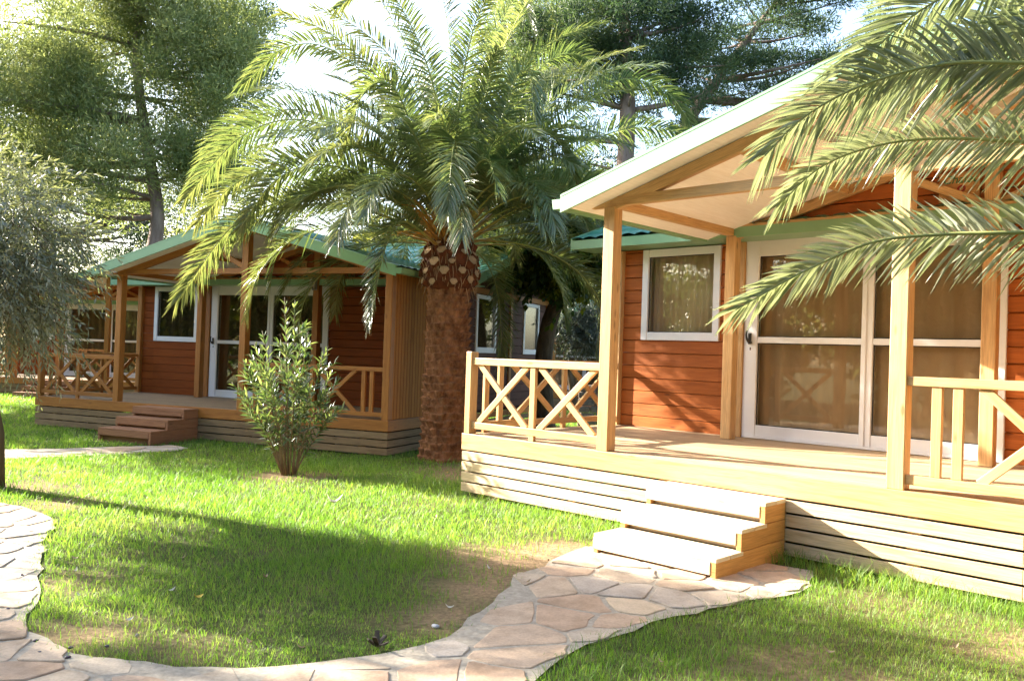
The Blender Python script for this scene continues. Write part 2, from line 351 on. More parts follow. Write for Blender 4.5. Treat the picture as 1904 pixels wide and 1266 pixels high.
def rough(poly, amp=.028):
    out = []; rg = random.Random(9)
    for a, b in zip(poly, poly[1:] + poly[:1]):
        L = math.hypot(b[0] - a[0], b[1] - a[1]); n = max(1, int(L / .14)) if L < 2 else 1
        for k in range(n):
            j = amp if n > 1 else 0; t = k / n; out.append((a[0] + (b[0] - a[0]) * t + rg.uniform(-j, j), a[1] + (b[1] - a[1]) * t + rg.uniform(-j, j)))
    return out
PATH_A = rough(PATH_A); PATH_B = rough(PATH_B)
def clip(poly, p, n):
    out = []
    for i in range(len(poly)):
        a, b = poly[i], poly[(i + 1) % len(poly)]
        da = (a[0] - p[0]) * n[0] + (a[1] - p[1]) * n[1]; db = (b[0] - p[0]) * n[0] + (b[1] - p[1]) * n[1]
        if da <= 0: out.append(a)
        if (da < 0 < db) or (db < 0 < da):
            t = da / (da - db); out.append((a[0] + (b[0] - a[0]) * t, a[1] + (b[1] - a[1]) * t))
    return out
def make_path(name, poly, step, ymax, gap=.018, seed=1):
    rg = random.Random(seed)
    # mortar bed
    n = len(poly)
    from mathutils.geometry import tessellate_polygon
    mb = MB()
    tri = tessellate_polygon([[Vector((p[0], p[1], 0)) for p in poly]])
    import bmesh
    bm = bmesh.new(); vs = [bm.verts.new((p[0], p[1], 0)) for p in poly]
    for t in tri:
        try: bm.faces.new([vs[k] for k in t])
        except Exception: pass
    for cut in range(60):
        lo = [e for e in bm.edges if e.calc_length() > .8]
        if not lo: break
        bmesh.ops.subdivide_edges(bm, edges=lo, cuts=1); bmesh.ops.triangulate(bm, faces=bm.faces[:])
        if len(bm.verts) > 4000: break
    for v in bm.verts: v.co.z = G(v.co.x, v.co.y) + .012
    bmesh.ops.recalc_face_normals(bm, faces=bm.faces[:])
    if sum(f.normal.z for f in bm.faces) < 0: bmesh.ops.reverse_faces(bm, faces=bm.faces[:])
    me = bpy.data.meshes.new(name); bm.to_mesh(me); bm.free()
    root = linkmesh(name, me, M['mortar']); tag(root, kind='structure')
    x0 = min(p[0] for p in poly); x1 = max(p[0] for p in poly); y0 = max(.5, min(p[1] for p in poly)); y1 = min(ymax, max(p[1] for p in poly))
    pts = []; r = 0; y = y0 - step
    while y < y1 + step:
        x = x0 - step + (r % 2) * step * .5
        while x < x1 + step:
            if rg.random() > .10: pts.append((x + rg.uniform(-.42, .42) * step, y + rg.uniform(-.42, .42) * step))
            x += step
        y += step * .85; r += 1
    P = np.array(pts); V = []; F = []; T = []; nv = 0
    faces = []
    for i, p in enumerate(pts):
        d = np.hypot(P[:, 0] - p[0], P[:, 1] - p[1]); nb = [k for k in np.argsort(d)[1:15]]
        c = [(p[0] - step, p[1] - step), (p[0] + step, p[1] - step), (p[0] + step, p[1] + step), (p[0] - step, p[1] + step)]
        for k in nb:
            q = pts[k]; dx, dy = q[0] - p[0], q[1] - p[1]; L = math.hypot(dx, dy)
            g_ = gap * rg.uniform(.6, 1.5)
            c = clip(c, (p[0] + dx / 2 - dx / L * g_, p[1] + dy / 2 - dy / L * g_), (dx, dy))
            if len(c) < 3: break
        if len(c) < 3: continue
        cx = sum(a[0] for a in c) / len(c); cy = sum(a[1] for a in c) / len(c)
        ins = inpoly(np.array([a[0] for a in c] + [cx]), np.array([a[1] for a in c] + [cy]), poly)
        if not ins[-1]: continue
        # pull corners that stick out back towards the middle
        cc = []
        for a, k in zip(c, ins):
            t = 1.0
            while not k and t > .3:
                t -= .06; k = inpoly(np.array([cx + (a[0] - cx) * t]), np.array([cy + (a[1] - cy) * t]), poly)[0]
            cc.append((cx + (a[0] - cx) * t, cy + (a[1] - cy) * t))
        c = cc
        # round and roughen the outline
        o2 = []
        for a, b in zip(c, c[1:] + c[:1]):
            o2 += [(a[0] * .93 + b[0] * .07, a[1] * .93 + b[1] * .07)]
            L = math.hypot(b[0] - a[0], b[1] - a[1])
            if L > .12:
                o2.append(((a[0] + b[0]) / 2 + rg.uniform(-.014, .014), (a[1] + b[1]) / 2 + rg.uniform(-.014, .014)))
            o2 += [(a[0] * .07 + b[0] * .93, a[1] * .07 + b[1] * .93)]
        h = .017 + rg.uniform(-.002, .004); tn = rg.random(); n = len(o2); tx, ty = rg.uniform(-.02, .02), rg.uniform(-.02, .02)
        for lev in (0, 1, 2):
            s_ = (1.0, .99, .955)[lev]; hh = (-.01, h - .004, h)[lev]
            for a in o2:
                ax, ay = cx + (a[0] - cx) * s_, cy + (a[1] - cy) * s_
                V.append((ax, ay, G(ax, ay) + hh + (ax - cx) * tx + (ay - cy) * ty)); T.append(tn)
        for lev in (0, 1):
            for k in range(n): faces.append((nv + lev * n + k, nv + lev * n + (k + 1) % n, nv + (lev + 1) * n + (k + 1) % n, nv + (lev + 1) * n + k))
        faces.append(tuple(nv + 2 * n + k for k in range(n))); nv += 3 * n
    me = bpy.data.meshes.new('flagstones'); me.from_pydata(V, [], faces); a = me.attributes.new('tone', 'FLOAT', 'POINT'); a.data.foreach_set('value', np.array(T, np.float32))
    o = linkmesh('flagstones', me, M['stone'], root); tag(o, kind='stuff')
    return root
make_path('path', PATH_A, .31, 8.2, .012, 3)
make_path('path', PATH_B, .42, 13.5, .02, 5)
make_path('path', PATH_C, .45, 15, .02, 6)

# ------------------------------------------------------------ cabins
def clad(mb, fr, t0, t1, z0, z1, bh=.152, zoff=0, t0f=None, t1f=None, th=.022):
    """horizontal boards with a chamfered top edge; fr(t, z, d) maps to 3D, d = outwards"""
    k = math.floor((z0 - zoff) / bh + 1e-6)
    while zoff + k * bh < z1 - 1e-6:
        a = max(z0, zoff + k * bh); b = min(z1, zoff + (k + 1) * bh); k += 1
        if b - a < .004: continue
        c = min(.014, (b - a) * .3)
        zz = [a + .003, b - c, b - .002]; dd = [th, th, th - c * .9]
        lo = [(t0f(z) if t0f else t0) for z in zz]; hi = [(t1f(z) if t1f else t1) for z in zz]
        if hi[0] - lo[0] < .02: continue
        hi = [max(h, l + .001) for h, l in zip(hi, lo)]
        vs = [fr(lo[i], zz[i], dd[i]) for i in range(3)] + [fr(hi[i], zz[i], dd[i]) for i in range(3)]
        vs += [fr(lo[0], zz[0], 0), fr(lo[2], zz[2], 0), fr(hi[0], zz[0], 0), fr(hi[2], zz[2], 0)]
        fs = [(0, 3, 4, 1), (1, 4, 5, 2), (6, 8, 3, 0), (2, 5, 9, 7), (6, 0, 1, 2, 7), (3, 8, 9, 5, 4), (6, 7, 9, 8)]
        r = random.random() * 60; q = random.random() * 60; co = [(lo[i], zz[i]) for i in range(3)] + [(hi[i], zz[i]) for i in range(3)] + [(lo[0], a - .02), (lo[2], b + .01), (hi[0], a - .02), (hi[2], b + .01)]
        mb.add(vs, fs, [[(co[i][0] + r, co[i][1] + q) for i in f] for f in fs])
def tile_sheet(name, P0, P1, P2, P3, nrm, mat, parent, wave=.19, step=.34, flip=False):
    """P0->P1 along the eave, P3->P2 along the ridge; rolls run up the slope"""
    P0, P1, P2, P3 = (np.array(p, float) for p in (P0, P1, P2, P3)); nrm = np.array(nrm, float)
    Lw = max(np.linalg.norm(P1 - P0), np.linalg.norm(P2 - P3)); Ls = np.linalg.norm(P3 - P0)
    nu = int(Lw / (wave / 6)); nsteps = max(1, int(round(Ls / step)))
    rows = []
    for k in range(nsteps):
        for q in (0.0, .5, .97): rows.append(((k + q) / nsteps, .020 * (1 - q)))
    rows.append((1.0, 0))
    u = np.linspace(0, 1, nu + 1); V = []
    for s, h in rows:
        a = P0 + (P3 - P0) * s; b = P1 + (P2 - P1) * s; p = a + (b - a) * u[:, None]
        d = np.abs(np.sin(np.linalg.norm(p - a, axis=1) / wave * math.pi + np.linalg.norm(a - P0) * 0)) ** .7 * .024
        V.append(p + nrm * (h + d)[:, None])
    V = np.concatenate(V); m = nu + 1; r, c = np.meshgrid(np.arange(len(rows) - 1), np.arange(nu), indexing='ij'); b = (r * m + c).ravel()
    Q = np.stack([b, b + 1, b + m + 1, b + m], 1)
    if flip: Q = Q[:, ::-1]
    return np_mesh(name, V, Q, mat, parent, smooth=False)

def railing(par, mat, p, q, pat, zt=(.705, .77), zb=(.045, .11), th=.045, drop=True, bev=.004):
    """hand rail, bottom rail, X braces and balusters between p and q (x, y); pat gives widths"""
    p = Vector((p[0], p[1], 0)); q = Vector((q[0], q[1], 0)); L = (q - p).length; d = (q - p) / L; n = Vector((-d.y, d.x, 0))
    mb = MB(); mb.obox(p + d * L / 2 + Vector((0, 0, (zt[0] + zt[1]) / 2)), d, L / 2, n, th / 2 + .006, (0, 0, 1), (zt[1] - zt[0]) / 2)
    root = mb.build('railing', mat, par, bev)
    mb = MB(); mb.obox(p + d * L / 2 + Vector((0, 0, (zb[0] + zb[1]) / 2)), d, L / 2, n, th / 2, (0, 0, 1), (zb[1] - zb[0]) / 2); mb.build('bottom_rail', mat, root, bev)
    tot = sum(a for _, a in pat); x = 0
    for kind, a in pat:
        a = a * L / tot; c = x + a / 2
        if kind == 'b':
            mb = MB(); lo = 0.0 if drop else zb[1]
            mb.obox(p + d * c + Vector((0, 0, (lo + zt[0]) / 2)), d, .0325, n, th / 2 - .004, (0, 0, 1), (zt[0] - lo) / 2 - .001); mb.build('baluster', mat, root, bev)
        if kind == 'x':
            lo, hi = zb[1] - .01, zt[0] + .01
            for s_, off in ((1, .0), (-1, .003)):
                mb = MB(); e0 = p + d * (c - s_ * a / 2 * .92) + Vector((0, 0, lo)) + n * off; e1 = p + d * (c + s_ * a / 2 * .92) + Vector((0, 0, hi)) + n * off
                mb.beam(e0, e1, th * .62, .062, up=(0, 0, 1)); mb.build('cross_brace', mat, root, bev)
        x += a
    return root

def text_mesh(name, body, size, mat, parent, loc, rot, ext=.003, shear=0):
    cu = bpy.data.curves.new(name, 'FONT'); cu.body = body; cu.size = size; cu.extrude = ext; cu.align_x = 'CENTER'; cu.align_y = 'CENTER'; cu.shear = shear
    t = bpy.data.objects.new(name, cu); COL.objects.link(t)
    me = bpy.data.meshes.new_from_object(t.evaluated_get(bpy.context.evaluated_depsgraph_get())); bpy.data.objects.remove(t)
    o = linkmesh(name, me, mat, parent); o.location = loc; o.rotation_euler = rot; return o

def glazed(par, name, mat, x0, x1, z0, z1, Y, cells, curtain, fy=.05, fw_=.0):
    """white frame in the wall plane y=Y with panes; cells = list of (x0,x1,z0,z1) glass rectangles"""
    mb = MB(); xs = sorted({x0, x1} | {c[0] for c in cells} | {c[1] for c in cells}); zs = sorted({z0, z1} | {c[2] for c in cells} | {c[3] for c in cells})
    # stiles run full height, rails between them
    cols = sorted({(c[0], c[1]) for c in cells}); prev = x0
    for a, b in cols: mb.box(prev, a, Y - fy, Y + .03, z0, z1); prev = b
    mb.box(prev, x1, Y - fy, Y + .03, z0, z1)
    for a, b in cols:
        rs = sorted([(c[2], c[3]) for c in cells if (c[0], c[1]) == (a, b)]); pz = z0
        for c, d in rs: mb.box(a, b, Y - fy + .006, Y + .028, pz, c); pz = d
        mb.box(a, b, Y - fy + .006, Y + .028, pz, z1)
    root = mb.build(name, M['white'], par, .006)
    for (a, b, c, d) in cells:
        g = MB(); g.box(a + .001, b - .001, Y - .012, Y - .006, c + .001, d - .001); g.build('pane', M['glass'], root)
        s = MB(); t = .010   # dark gasket round each pane
        s.box(a, a + t, Y - .022, Y - .013, c, d); s.box(b - t, b, Y - .022, Y - .013, c, d); s.box(a + t, b - t, Y - .022, Y - .013, c, c + t); s.box(a + t, b - t, Y - .022, Y - .013, d - t, d)
        s.build('gasket', M['black'], root)
    cv = []; nn = 60; V = []; Q = []
    for i in range(nn + 1):
        x = x0 + .03 + (x1 - x0 - .06) * i / nn; yy = Y + .09 + .016 * math.sin(i * 1.25) + .008 * math.sin(i * .47 + 1)
        V += [(x, yy, z0 + .01), (x, yy, z1 - .01)]
    for i in range(nn): Q.append((2 * i, 2 * i + 1, 2 * i + 3, 2 * i + 2))
    np_mesh('curtain', V, Q, curtain, root, smooth=True)
    return root

def cabin(loc, rz, label, P):
    root = empty('cabin', loc, rz); tag(root, label, 'cabin', 'wooden holiday cabins with green roofs')
    sx, sy = P.get('sx', 1), P.get('sy', 1); T = P['trim']; Wm = P['wall']; det = P.get('detail', True); bev = .004 if det else 0
    L = 6.806 * sx; D = 2.573 * sy; p1 = 1.709 * sx; p2 = 4.2 * sx; pw = .118; inn = 2.132 * sy; HB = 2.155
    xr = p2 + pw / 2; xe = 1.48 * sx; xw = 2 * xr - xe; yr = -.31; ze = 2.204; zr = 3.01; sl = (zr - ze) / (xr - xe)
    if xw > L + .30: xw = xw
    HD = D + 4.25; ms = .36; ye = inn + .03; zme = 2.25; ridge_y = (D + HD) / 2; zmr = zme + (ridge_y - ye) * ms; gnd = P['gnd']
    # deck
    mb = MB(); y = .03; bw = .118
    while y < D - .02: mb.box(.02, L - .02, y, min(y + bw, D), -.028, 0); y += bw + .006
    dk = mb.build('deck', P['deck'], root, .003 if det else 0)
    mb = MB()
    for i in range(9):
        x = .3 + i * (L - .6) / 8; mb.box(x - .03, x + .03, .06, D, -.15, -.03)
    mb.build('joists', P['deck'], dk)
    mb = MB(); f = -.163
    mb.box(-.015, L + .015, -.012, .028, f, .001); mb.box(-.012, .028, .03, D, f, -.001); mb.box(L - .028, L + .012, .03, D, f, -.001)
    mb.build('deck_fascia', T, root, bev)
    mb = MB(); ns = P['slats']; zb = P['skirt']; pit = (f - .008 - zb) / ns; sh = pit - .017
    for k in range(ns):
        z1 = f - .016 - k * pit; z0 = z1 - sh
        cuts = [-.01, L * .37, L * .74, L + .01]
        for a, b in zip(cuts[:-1], cuts[1:]): mb.box(a + .001, b - .001, -.006, .018, z0, z1)
        mb.box(-.008, .016, .02, HD, z0, z1); mb.box(L - .016, L + .008, .02, HD, z0, z1)
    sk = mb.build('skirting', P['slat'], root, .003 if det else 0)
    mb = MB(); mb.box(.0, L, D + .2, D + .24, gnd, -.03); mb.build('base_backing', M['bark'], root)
    for i in range(7):
        x = .45 + i * (L - .9) / 6; mb = MB(); mb.box(x - .045, x + .045, .022, .10, gnd - .03, f); mb.build('support_post', P['slat'], root)
    for yy in (1.3, 2.6): mb = MB(); mb.box(L - .1, L - .02, yy, yy + .09, gnd - .03, f); mb.build('support_post', P['slat'], root)
    for i in range(4):
        x = .7 + i * (L - 1.1) / 3.2; mb = MB(); mb.box(x - .2, x + .2, .13, .33, gnd - .03, f - .01); mb.build('foundation_block', M['concrete'], root, .006)
    # posts
    def post(x, y, z0, z1, wx=pw, wy=pw, nm='post', par=root): m_ = MB(); m_.box(x, x + wx, y, y + wy, z0, z1); return m_.build(nm, T, par, .007 if det else 0)
    post(p1, 0, .001, HB); post(p2, 0, .001, zr - .13); post(L - pw, .0, .001, HB + .06)
    post(p1, inn, .001, HB + .001); post(p2, inn, .001, zr - .14); post(L - pw - .002, inn + .002, .001, HB)
    post(0, 0, .001, .835, .08, .10, 'rail_post')
    post(-.004, D - .09, .001, zme - .12, .10, .088, 'corner_board'); post(1.633 * sx, D - .075, .001, HB - .012, .11, .073, 'corner_board')
    # front railings
    bbx = [('g', .15), ('b', .07), ('g', .06), ('b', .07), ('g', .07), ('x', .72), ('b', .08), ('x', .72), ('g', .07), ('b', .07), ('g', .06), ('b', .07), ('g', .15)]
    railing(root, T, (.08, .045), (p1, .045), [('g', .05), ('x', .72), ('b', .1), ('x', .72), ('g', .04)], (.703, .773), (.055, .122), bev=bev)
    railing(root, T, (p2 + pw, .045), (L - pw, .045), bbx, (.707, .769), (.042, .107), drop=False, bev=bev)
    railing(root, T, (.045, .10), (.045, D - .10), [('g', .08), ('b', .09), ('g', .08), ('b', .09), ('g', .07), ('x', .68), ('b', .09), ('x', .68), ('g', .04)], (.703, .770), (.055, .118), bev=bev)
    # steps
    s0 = P['step0']; x0, x1 = 2.48 * sx, 3.495 * sx; sr, sd = .149, .332; St = P['step']
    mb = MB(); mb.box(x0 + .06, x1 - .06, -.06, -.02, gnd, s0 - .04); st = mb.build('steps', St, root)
    for xa, xb in ((x0, x0 + .042), (x1 - .042, x1)):
        mb = MB()
        for k in range(3):
            zt_ = s0 - sr * k; zb_ = s0 - sr * (k + 1) if k < 2 else gnd - .02
            mb.box(xa, xb, -sd * (k + 1) + .002, -.016, zb_ + .001, zt_ - .002)
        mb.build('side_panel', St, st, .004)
    for k in range(3):
        zt_ = s0 - sr * k; yf = -sd * (k + 1); yb = -sd * k + (.03 if k else -.014); mb = MB()
        ym = (yf + yb) / 2
        mb.box(x0 + .002, x1 + .0025, yf - .001, ym - .003, zt_ - .028, zt_ + .001); mb.box(x0 + .002, x1 + .0025, ym + .003, yb - .002, zt_ - .028, zt_ + .001)
        mb.box(x0 - .0025, x1 - .043, yf - .003, yf + .03, zt_ - .112, zt_ - .0285)
        mb.box(x0 + .043, x1 - .0435, yf + .06, yf + .08, (zt_ - sr if k < 2 else gnd), zt_ - .03)
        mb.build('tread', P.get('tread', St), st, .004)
    # front wall of the house
    fr = lambda t, z, d: (t, D - d, z)
    wx0, wx1, wz0, wz1 = .374 * sx, 1.428 * sx, 1.045, 2.13
    dx0, dx1, dz1 = 1.744 * sx, 4.305 * sx, 2.147
    mb = MB(); zo = -.02; ztop = zme - .11
    clad(mb, fr, .0, wx0, .0, ztop, zoff=zo); clad(mb, fr, wx0, wx1, .0, wz0, zoff=zo); clad(mb, fr, wx1, dx0, .0, ztop, zoff=zo)
    mb.build('front_wall', Wm, root); mb = MB(); clad(mb, fr, dx1, L, .0, ztop, zoff=zo)
    # side and back walls
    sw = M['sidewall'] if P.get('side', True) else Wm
    gab = lambda z: 0 if z < zme else (z - zme) / ms
    frR = lambda t, z, d: (L + d, t, z); frL = lambda t, z, d: (-d, HD + D - t, z)
    mb.build('front_wall', Wm, root)
    for fs_, nm in ((frR, 'right_wall'), (frL, 'left_wall')):
        mb = MB()
        if nm == 'right_wall':
            wins = [(D + .57, D + 1.47), (D + 2.85, D + 3.72)]; cur = D
            for a, b in wins:
                clad(mb, fs_, cur, a, 0, zme - .02, zoff=zo); clad(mb, fs_, a, b, 0, 1.03, zoff=zo); clad(mb, fs_, a, b, 2.07, zme - .02, zoff=zo); cur = b
            clad(mb, fs_, cur, HD, 0, zme - .02, zoff=zo)
        else: clad(mb, fs_, D, HD, 0, zme - .02, zoff=zo)
        clad(mb, fs_, D, HD, zme - .02, zmr - .1, zoff=zo, t0f=lambda z: D + max(0, (z - zme + .02) / ms), t1f=lambda z: HD - max(0, (z - zme + .02) / ms))
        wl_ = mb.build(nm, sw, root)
        if nm == 'right_wall':
            for a, b in wins:
                m_ = MB(); z0, z1 = 1.03, 2.07; X0, X1 = L - .02, L + .045
                m_.box(X0, X1, a, a + .07, z0, z1); m_.box(X0, X1, b - .07, b, z0, z1); m_.box(X0, X1 - .003, a + .07, b - .07, z0, z0 + .1); m_.box(X0, X1 - .003, a + .07, b - .07, z1 - .07, z1)
                wn_ = m_.build('side_window', M['white'], root, .004)
                m_ = MB(); m_.box(L + .012, L + .018, a + .07, b - .07, z0 + .1, z1 - .07); m_.build('pane', M['glass'], wn_)
                m_ = MB(); m_.box(L - .08, L - .06, a, b, z0, z1); m_.build('curtain', M['curtainB'], wn_)
            m_ = MB()
            for yy in (D + 2.12, HD - .11, D): m_.box(L + .0225, L + .05, yy, yy + .11, -.16, zme + (0 if yy != D + 2.12 else .6))
            m_.box(L + .0225, L + .046, D + .112, D + 2.119, zme - .16, zme - .06); m_.box(L + .0225, L + .046, D + 2.232, HD - .112, zme - .16, zme - .06)
            m_.box(L + .0225, L + .046, D + .112, D + 2.119, -.155, -.05); m_.box(L + .0225, L + .046, D + 2.232, HD - .112, -.155, -.05)
            m_.build('wall_trim', M['trimB'], root)
    mb = MB(); mb.box(0, L, HD - .02, HD, -.02, zme); mb.box(.02, L - .02, D + .14, HD - .03, -.05, -.03); mb.build('back_wall', sw, root)
    # gable infill over the porch
    mb = MB(); fr2 = lambda t, z, d: (t, inn + .125 - d, z)
    roofz = lambda x: ze + sl * ((x - xe) if x < xr else (xw - x)) - .10
    clad(mb, fr2, p1, L, HB + .12, zr - .12, zoff=zo, t0f=lambda z: max(p1, xe + (z + .1 - ze) / sl), t1f=lambda z: min(L, xw - (z + .1 - ze) / sl))
    mb.build('gable_infill', Wm, root)
    # door, window
    xa, xb, xc, xd = 1.90 * sx, 3.023 * sx, 3.135 * sx, 4.19 * sx
    dr = glazed(root, 'sliding_door', None, dx0, dx1, .004, dz1, D, [(a, b, c, d) for a, b in ((xa, xb), (xc, xd)) for c, d in ((.146, 1.035), (1.10, 1.975))], P['curtain'])
    mb = MB(); mb.box(xb + .004, xb + .05, D - .062, D - .051, .02, dz1 - .02); mb.box(dx0 + .05, xd + .03, D - .075, D - .051, .006, .03); mb.build('door_track', M['white'], dr, .002)
    hx = dx0 + .075; mb = MB(); mb.box(hx - .016, hx + .016, D - .064, D - .0505, 1.02, 1.14)
    mb.tube([(hx + .018, D - .06, 1.035), (hx + .012, D - .10, 1.045), (hx - .01, D - .105, 1.075), (hx - .022, D - .10, 1.12), (hx - .016, D - .095, 1.17)], [.015, .017, .013, .012, .009], 8)
    mb.build('door_handle', M['black'], dr)
    mb = MB(); mb.box(hx + .001, hx + .012, D - .056, D - .0505, .955, .985); mb.build('keyhole', M['black'], dr)
    glazed(root, 'front_window', None, wx0, wx1, wz0, wz1, D, [(wx0 + .085, wx1 - .085, wz0 + .095, wz1 - .09)], P['curtain'])
    # slatted side screen of the porch
    mb = MB(); y = pw + .004
    while y < inn - .01:
        y2 = min(y + .088, inn); mb.obox((L - .045, (y + y2) / 2, 1.08), (0, 0, 1), 1.078, (0, 1, 0), (y2 - y) / 2 - .004, (1, 0, 0), .014); y += .09
    mb.build('slatted_screen', P.get('screen', T), root, .004 if det else 0)
    mb = MB(); mb.box(L - .05, L - .033, pw, inn, .01, 2.15); mb.build('screen_backing', Wm, root)
    # porch frame: ties, purlins, rafters, braces
    def bm_(nm, p, q, a, b): m_ = MB(); m_.beam(p, q, a, b); return m_.build(nm, T, root, bev)
    bm_('tie_beam', (xe - .02, .05, HB + .045), (p2 - .001, .05, HB + .045), .06, .088)
    bm_('tie_beam', (p2 + pw + .001, .05, HB + .045), (L + .02, .05, HB + .045), .06, .088)
    bm_('tie_beam', (xe + .1, inn + .04, HB + .085), (p2 - .001, inn + .04, HB + .085), .06, .08)
    bm_('tie_beam', (p2 + pw + .001, inn + .04, HB + .085), (L, inn + .04, HB + .085), .06, .08)
    for yy in (.03, inn + .045):
        for sgn in (-1, 1):
            e = xe if sgn < 0 else xw; c0 = .16 + .05
            xs_ = p1 + .05 if sgn < 0 else L - .03
            z_at = lambda x: ze + sl * abs(x - e) - .125
            bm_('rafter', (xs_, yy + .02, z_at(xs_)), (xr + sgn * .06, yy + .02, z_at(xr + sgn * .06)), .06, .10)
            bx = xr + sgn * .82
            bm_('brace', (xr + sgn * .06, yy + .022, HB + .12), (bx, yy + .022, z_at(bx) - .03), .055, .075)
    for x in (p1 + .059, L - .07): bm_('purlin', (x, .085, HB + .045 if x < xr else HB + .04), (x, inn - .002, HB + .045), .075, .088)
    for x in ((p1 + xr) / 2, (L + xr) / 2):
        e = xe if x < xr else xw; z = ze + sl * abs(x - e) - .118; bm_('purlin', (x, .085, z), (x, inn + .01, z), .06, .085)
    bm_('ridge_beam', (xr, .085 + .05, zr - .13), (xr, inn - .001, zr - .13), .08, .1)
    # porch roof
    yj = ye + (ze - zme) / ms + .12; yk = ye + (zr - zme) / ms
    pr = MB(); pt = MB()
    for sgn in (-1, 1):
        e = xe if sgn < 0 else xw; nrm = Vector((sgn * sl, 0, 1)).normalized()
        q = [(e, yr, ze - .068), (xr, yr, zr - .068), (xr, yk, zr - .068), (e, yj, ze - .068)]
        if sgn > 0: q = q[::-1]
        mbq = MB(); mbq.poly(q, .035, nrm)
        mbq.uv = [[((mbq.v[k][1]), (mbq.v[k][0])) for k in f] for f in mbq.f]
        mbq.build('ceiling_panel', M['ceil'], root)
    rf = MB()
    for sgn in (-1, 1):
        e = xe if sgn < 0 else xw; nrm = Vector((sgn * sl, 0, 1)).normalized()
        q = [(e, yr, ze - .03), (xr, yr, zr - .03), (xr, yk, zr - .03), (e, yj, ze - .03)]
        if sgn > 0: q = q[::-1]
        rf.poly(q, .02, nrm)
    # rake boards and gutters
    for sgn in (-1, 1):
        e = xe if sgn < 0 else xw
        rf.poly([(e, yr - .022, ze - .125), (xr, yr - .022, zr - .135), (xr, yr - .022, zr + .012), (e, yr - .022, ze + .012)][::(1 if sgn < 0 else -1)], .022, (0, 1, 0))
        rf.poly([(e, yr - .025, ze + .0125), (xr, yr - .025, zr + .0125), (xr, yr - .025, zr + .032), (e, yr - .025, ze + .032)][::(1 if sgn < 0 else -1)], .07, (0, 1, 0))
    prf = rf.build('porch_roof', M['green'], root)
    for sgn in (-1, 1):
        e = xe if sgn < 0 else xw; nrm = Vector((sgn * sl, 0, 1)).normalized()
        tile_sheet('roof_tiles', (e, yr + .04, ze), (e, yj, ze), (xr, yk, zr), (xr, yr + .04, zr), nrm, M['tile'], prf, flip=(sgn > 0))
        g = MB(); pr_ = [(0, .0), (0, -.085), (.085, -.085), (.10, .0), (.092, .0), (.08, -.077), (.008, -.077), (.008, 0)]
        yA, yB = yr - .02, yj - .02; n_ = len(pr_)
        vs = [(e + sgn * a, yA, ze - .005 + b) for a, b in pr_] + [(e + sgn * a, yB, ze - .005 + b) for a, b in pr_]
        g.add(vs, [(i, (i + 1) % n_, n_ + (i + 1) % n_, n_ + i) for i in range(n_)] + [tuple(range(4))] )
        g.build('gutter', M['green'], prf)
    mb = MB(); mb.tube([(xr, yr + .02, zr + .0), (xr, yk + .1, zr + .0)], [.05, .05], 10); mb.build('ridge_cap', M['green'], prf)
    # main roof
    rf = MB(); ox = .43
    rf.box(-ox, L + ox, ye - .022, ye, zme - .11, zme - .002); rf.box(-ox, L + ox, HD + (D - ye), HD + (D - ye) + .022, zme - .11, zme - .002)
    yb_ = HD + (D - ye)
    rf.poly([(-ox, ye, zme - .03), (L + ox, ye, zme - .03), (L + ox, ridge_y, zmr - .03), (-ox, ridge_y, zmr - .03)], .028, (0, 0, 1))
    rf.poly([(-ox, ridge_y, zmr - .03), (L + ox, ridge_y, zmr - .03), (L + ox, yb_, zme - .03), (-ox, yb_, zme - .03)], .028, (0, 0, 1))
    for x in (-ox - .02, L + ox):
        rf.poly([(x, ye - .02, zme - .13), (x, ridge_y, zmr - .14), (x, ridge_y, zmr + .04), (x, ye - .02, zme + .03)], .02, (1, 0, 0))
        rf.poly([(x, ridge_y, zmr - .14), (x, yb_ + .02, zme - .13), (x, yb_ + .02, zme + .03), (x, ridge_y, zmr + .04)], .02, (1, 0, 0))
    mr = rf.build('main_roof', M['green'], root)
    mb = MB(); mb.box(-ox, L + ox, ye, D + .02, zme - .108, zme - .09); mb.build('soffit', M['green'], mr)
    n1 = Vector((0, -ms, 1)).normalized(); n2 = Vector((0, ms, 1)).normalized()
    tile_sheet('roof_tiles', (-ox, ye - .03, zme - .008), (L + ox, ye - .03, zme - .008), (L + ox, ridge_y, zmr), (-ox, ridge_y, zmr), n1, M['tile'], mr)
    tile_sheet('roof_tiles', (-ox, yb_, zme), (L + ox, yb_, zme), (L + ox, ridge_y, zmr), (-ox, ridge_y, zmr), n2, M['tile'], mr, flip=True)
    mb = MB(); mb.tube([(-ox, ridge_y, zmr + .02), (L + ox, ridge_y, zmr + .02)], [.07, .07], 10); mb.build('ridge_cap', M['green'], mr)
    # name board
    if P.get('num'):
        cx = 3.975 * (1 if sx == 1 else sx * .965); zc = 2.445; yy = inn + .09; mb = MB(); mb.box(cx - .17, cx + .17, yy - .012, yy + .012, zc - .13, zc + .14)
        sg = mb.build('name_board', M['sign'], root, .006); ry = (R(90), 0, 0)
        text_mesh('lettering', 'Chalet', .105, M['greentext'], sg, (cx, yy - .014, zc + .072), ry, .002, .25)
        text_mesh('number', P['num'], .17, M['redtext'], sg, (cx + .0, yy - .014, zc - .045), ry, .003, .2)
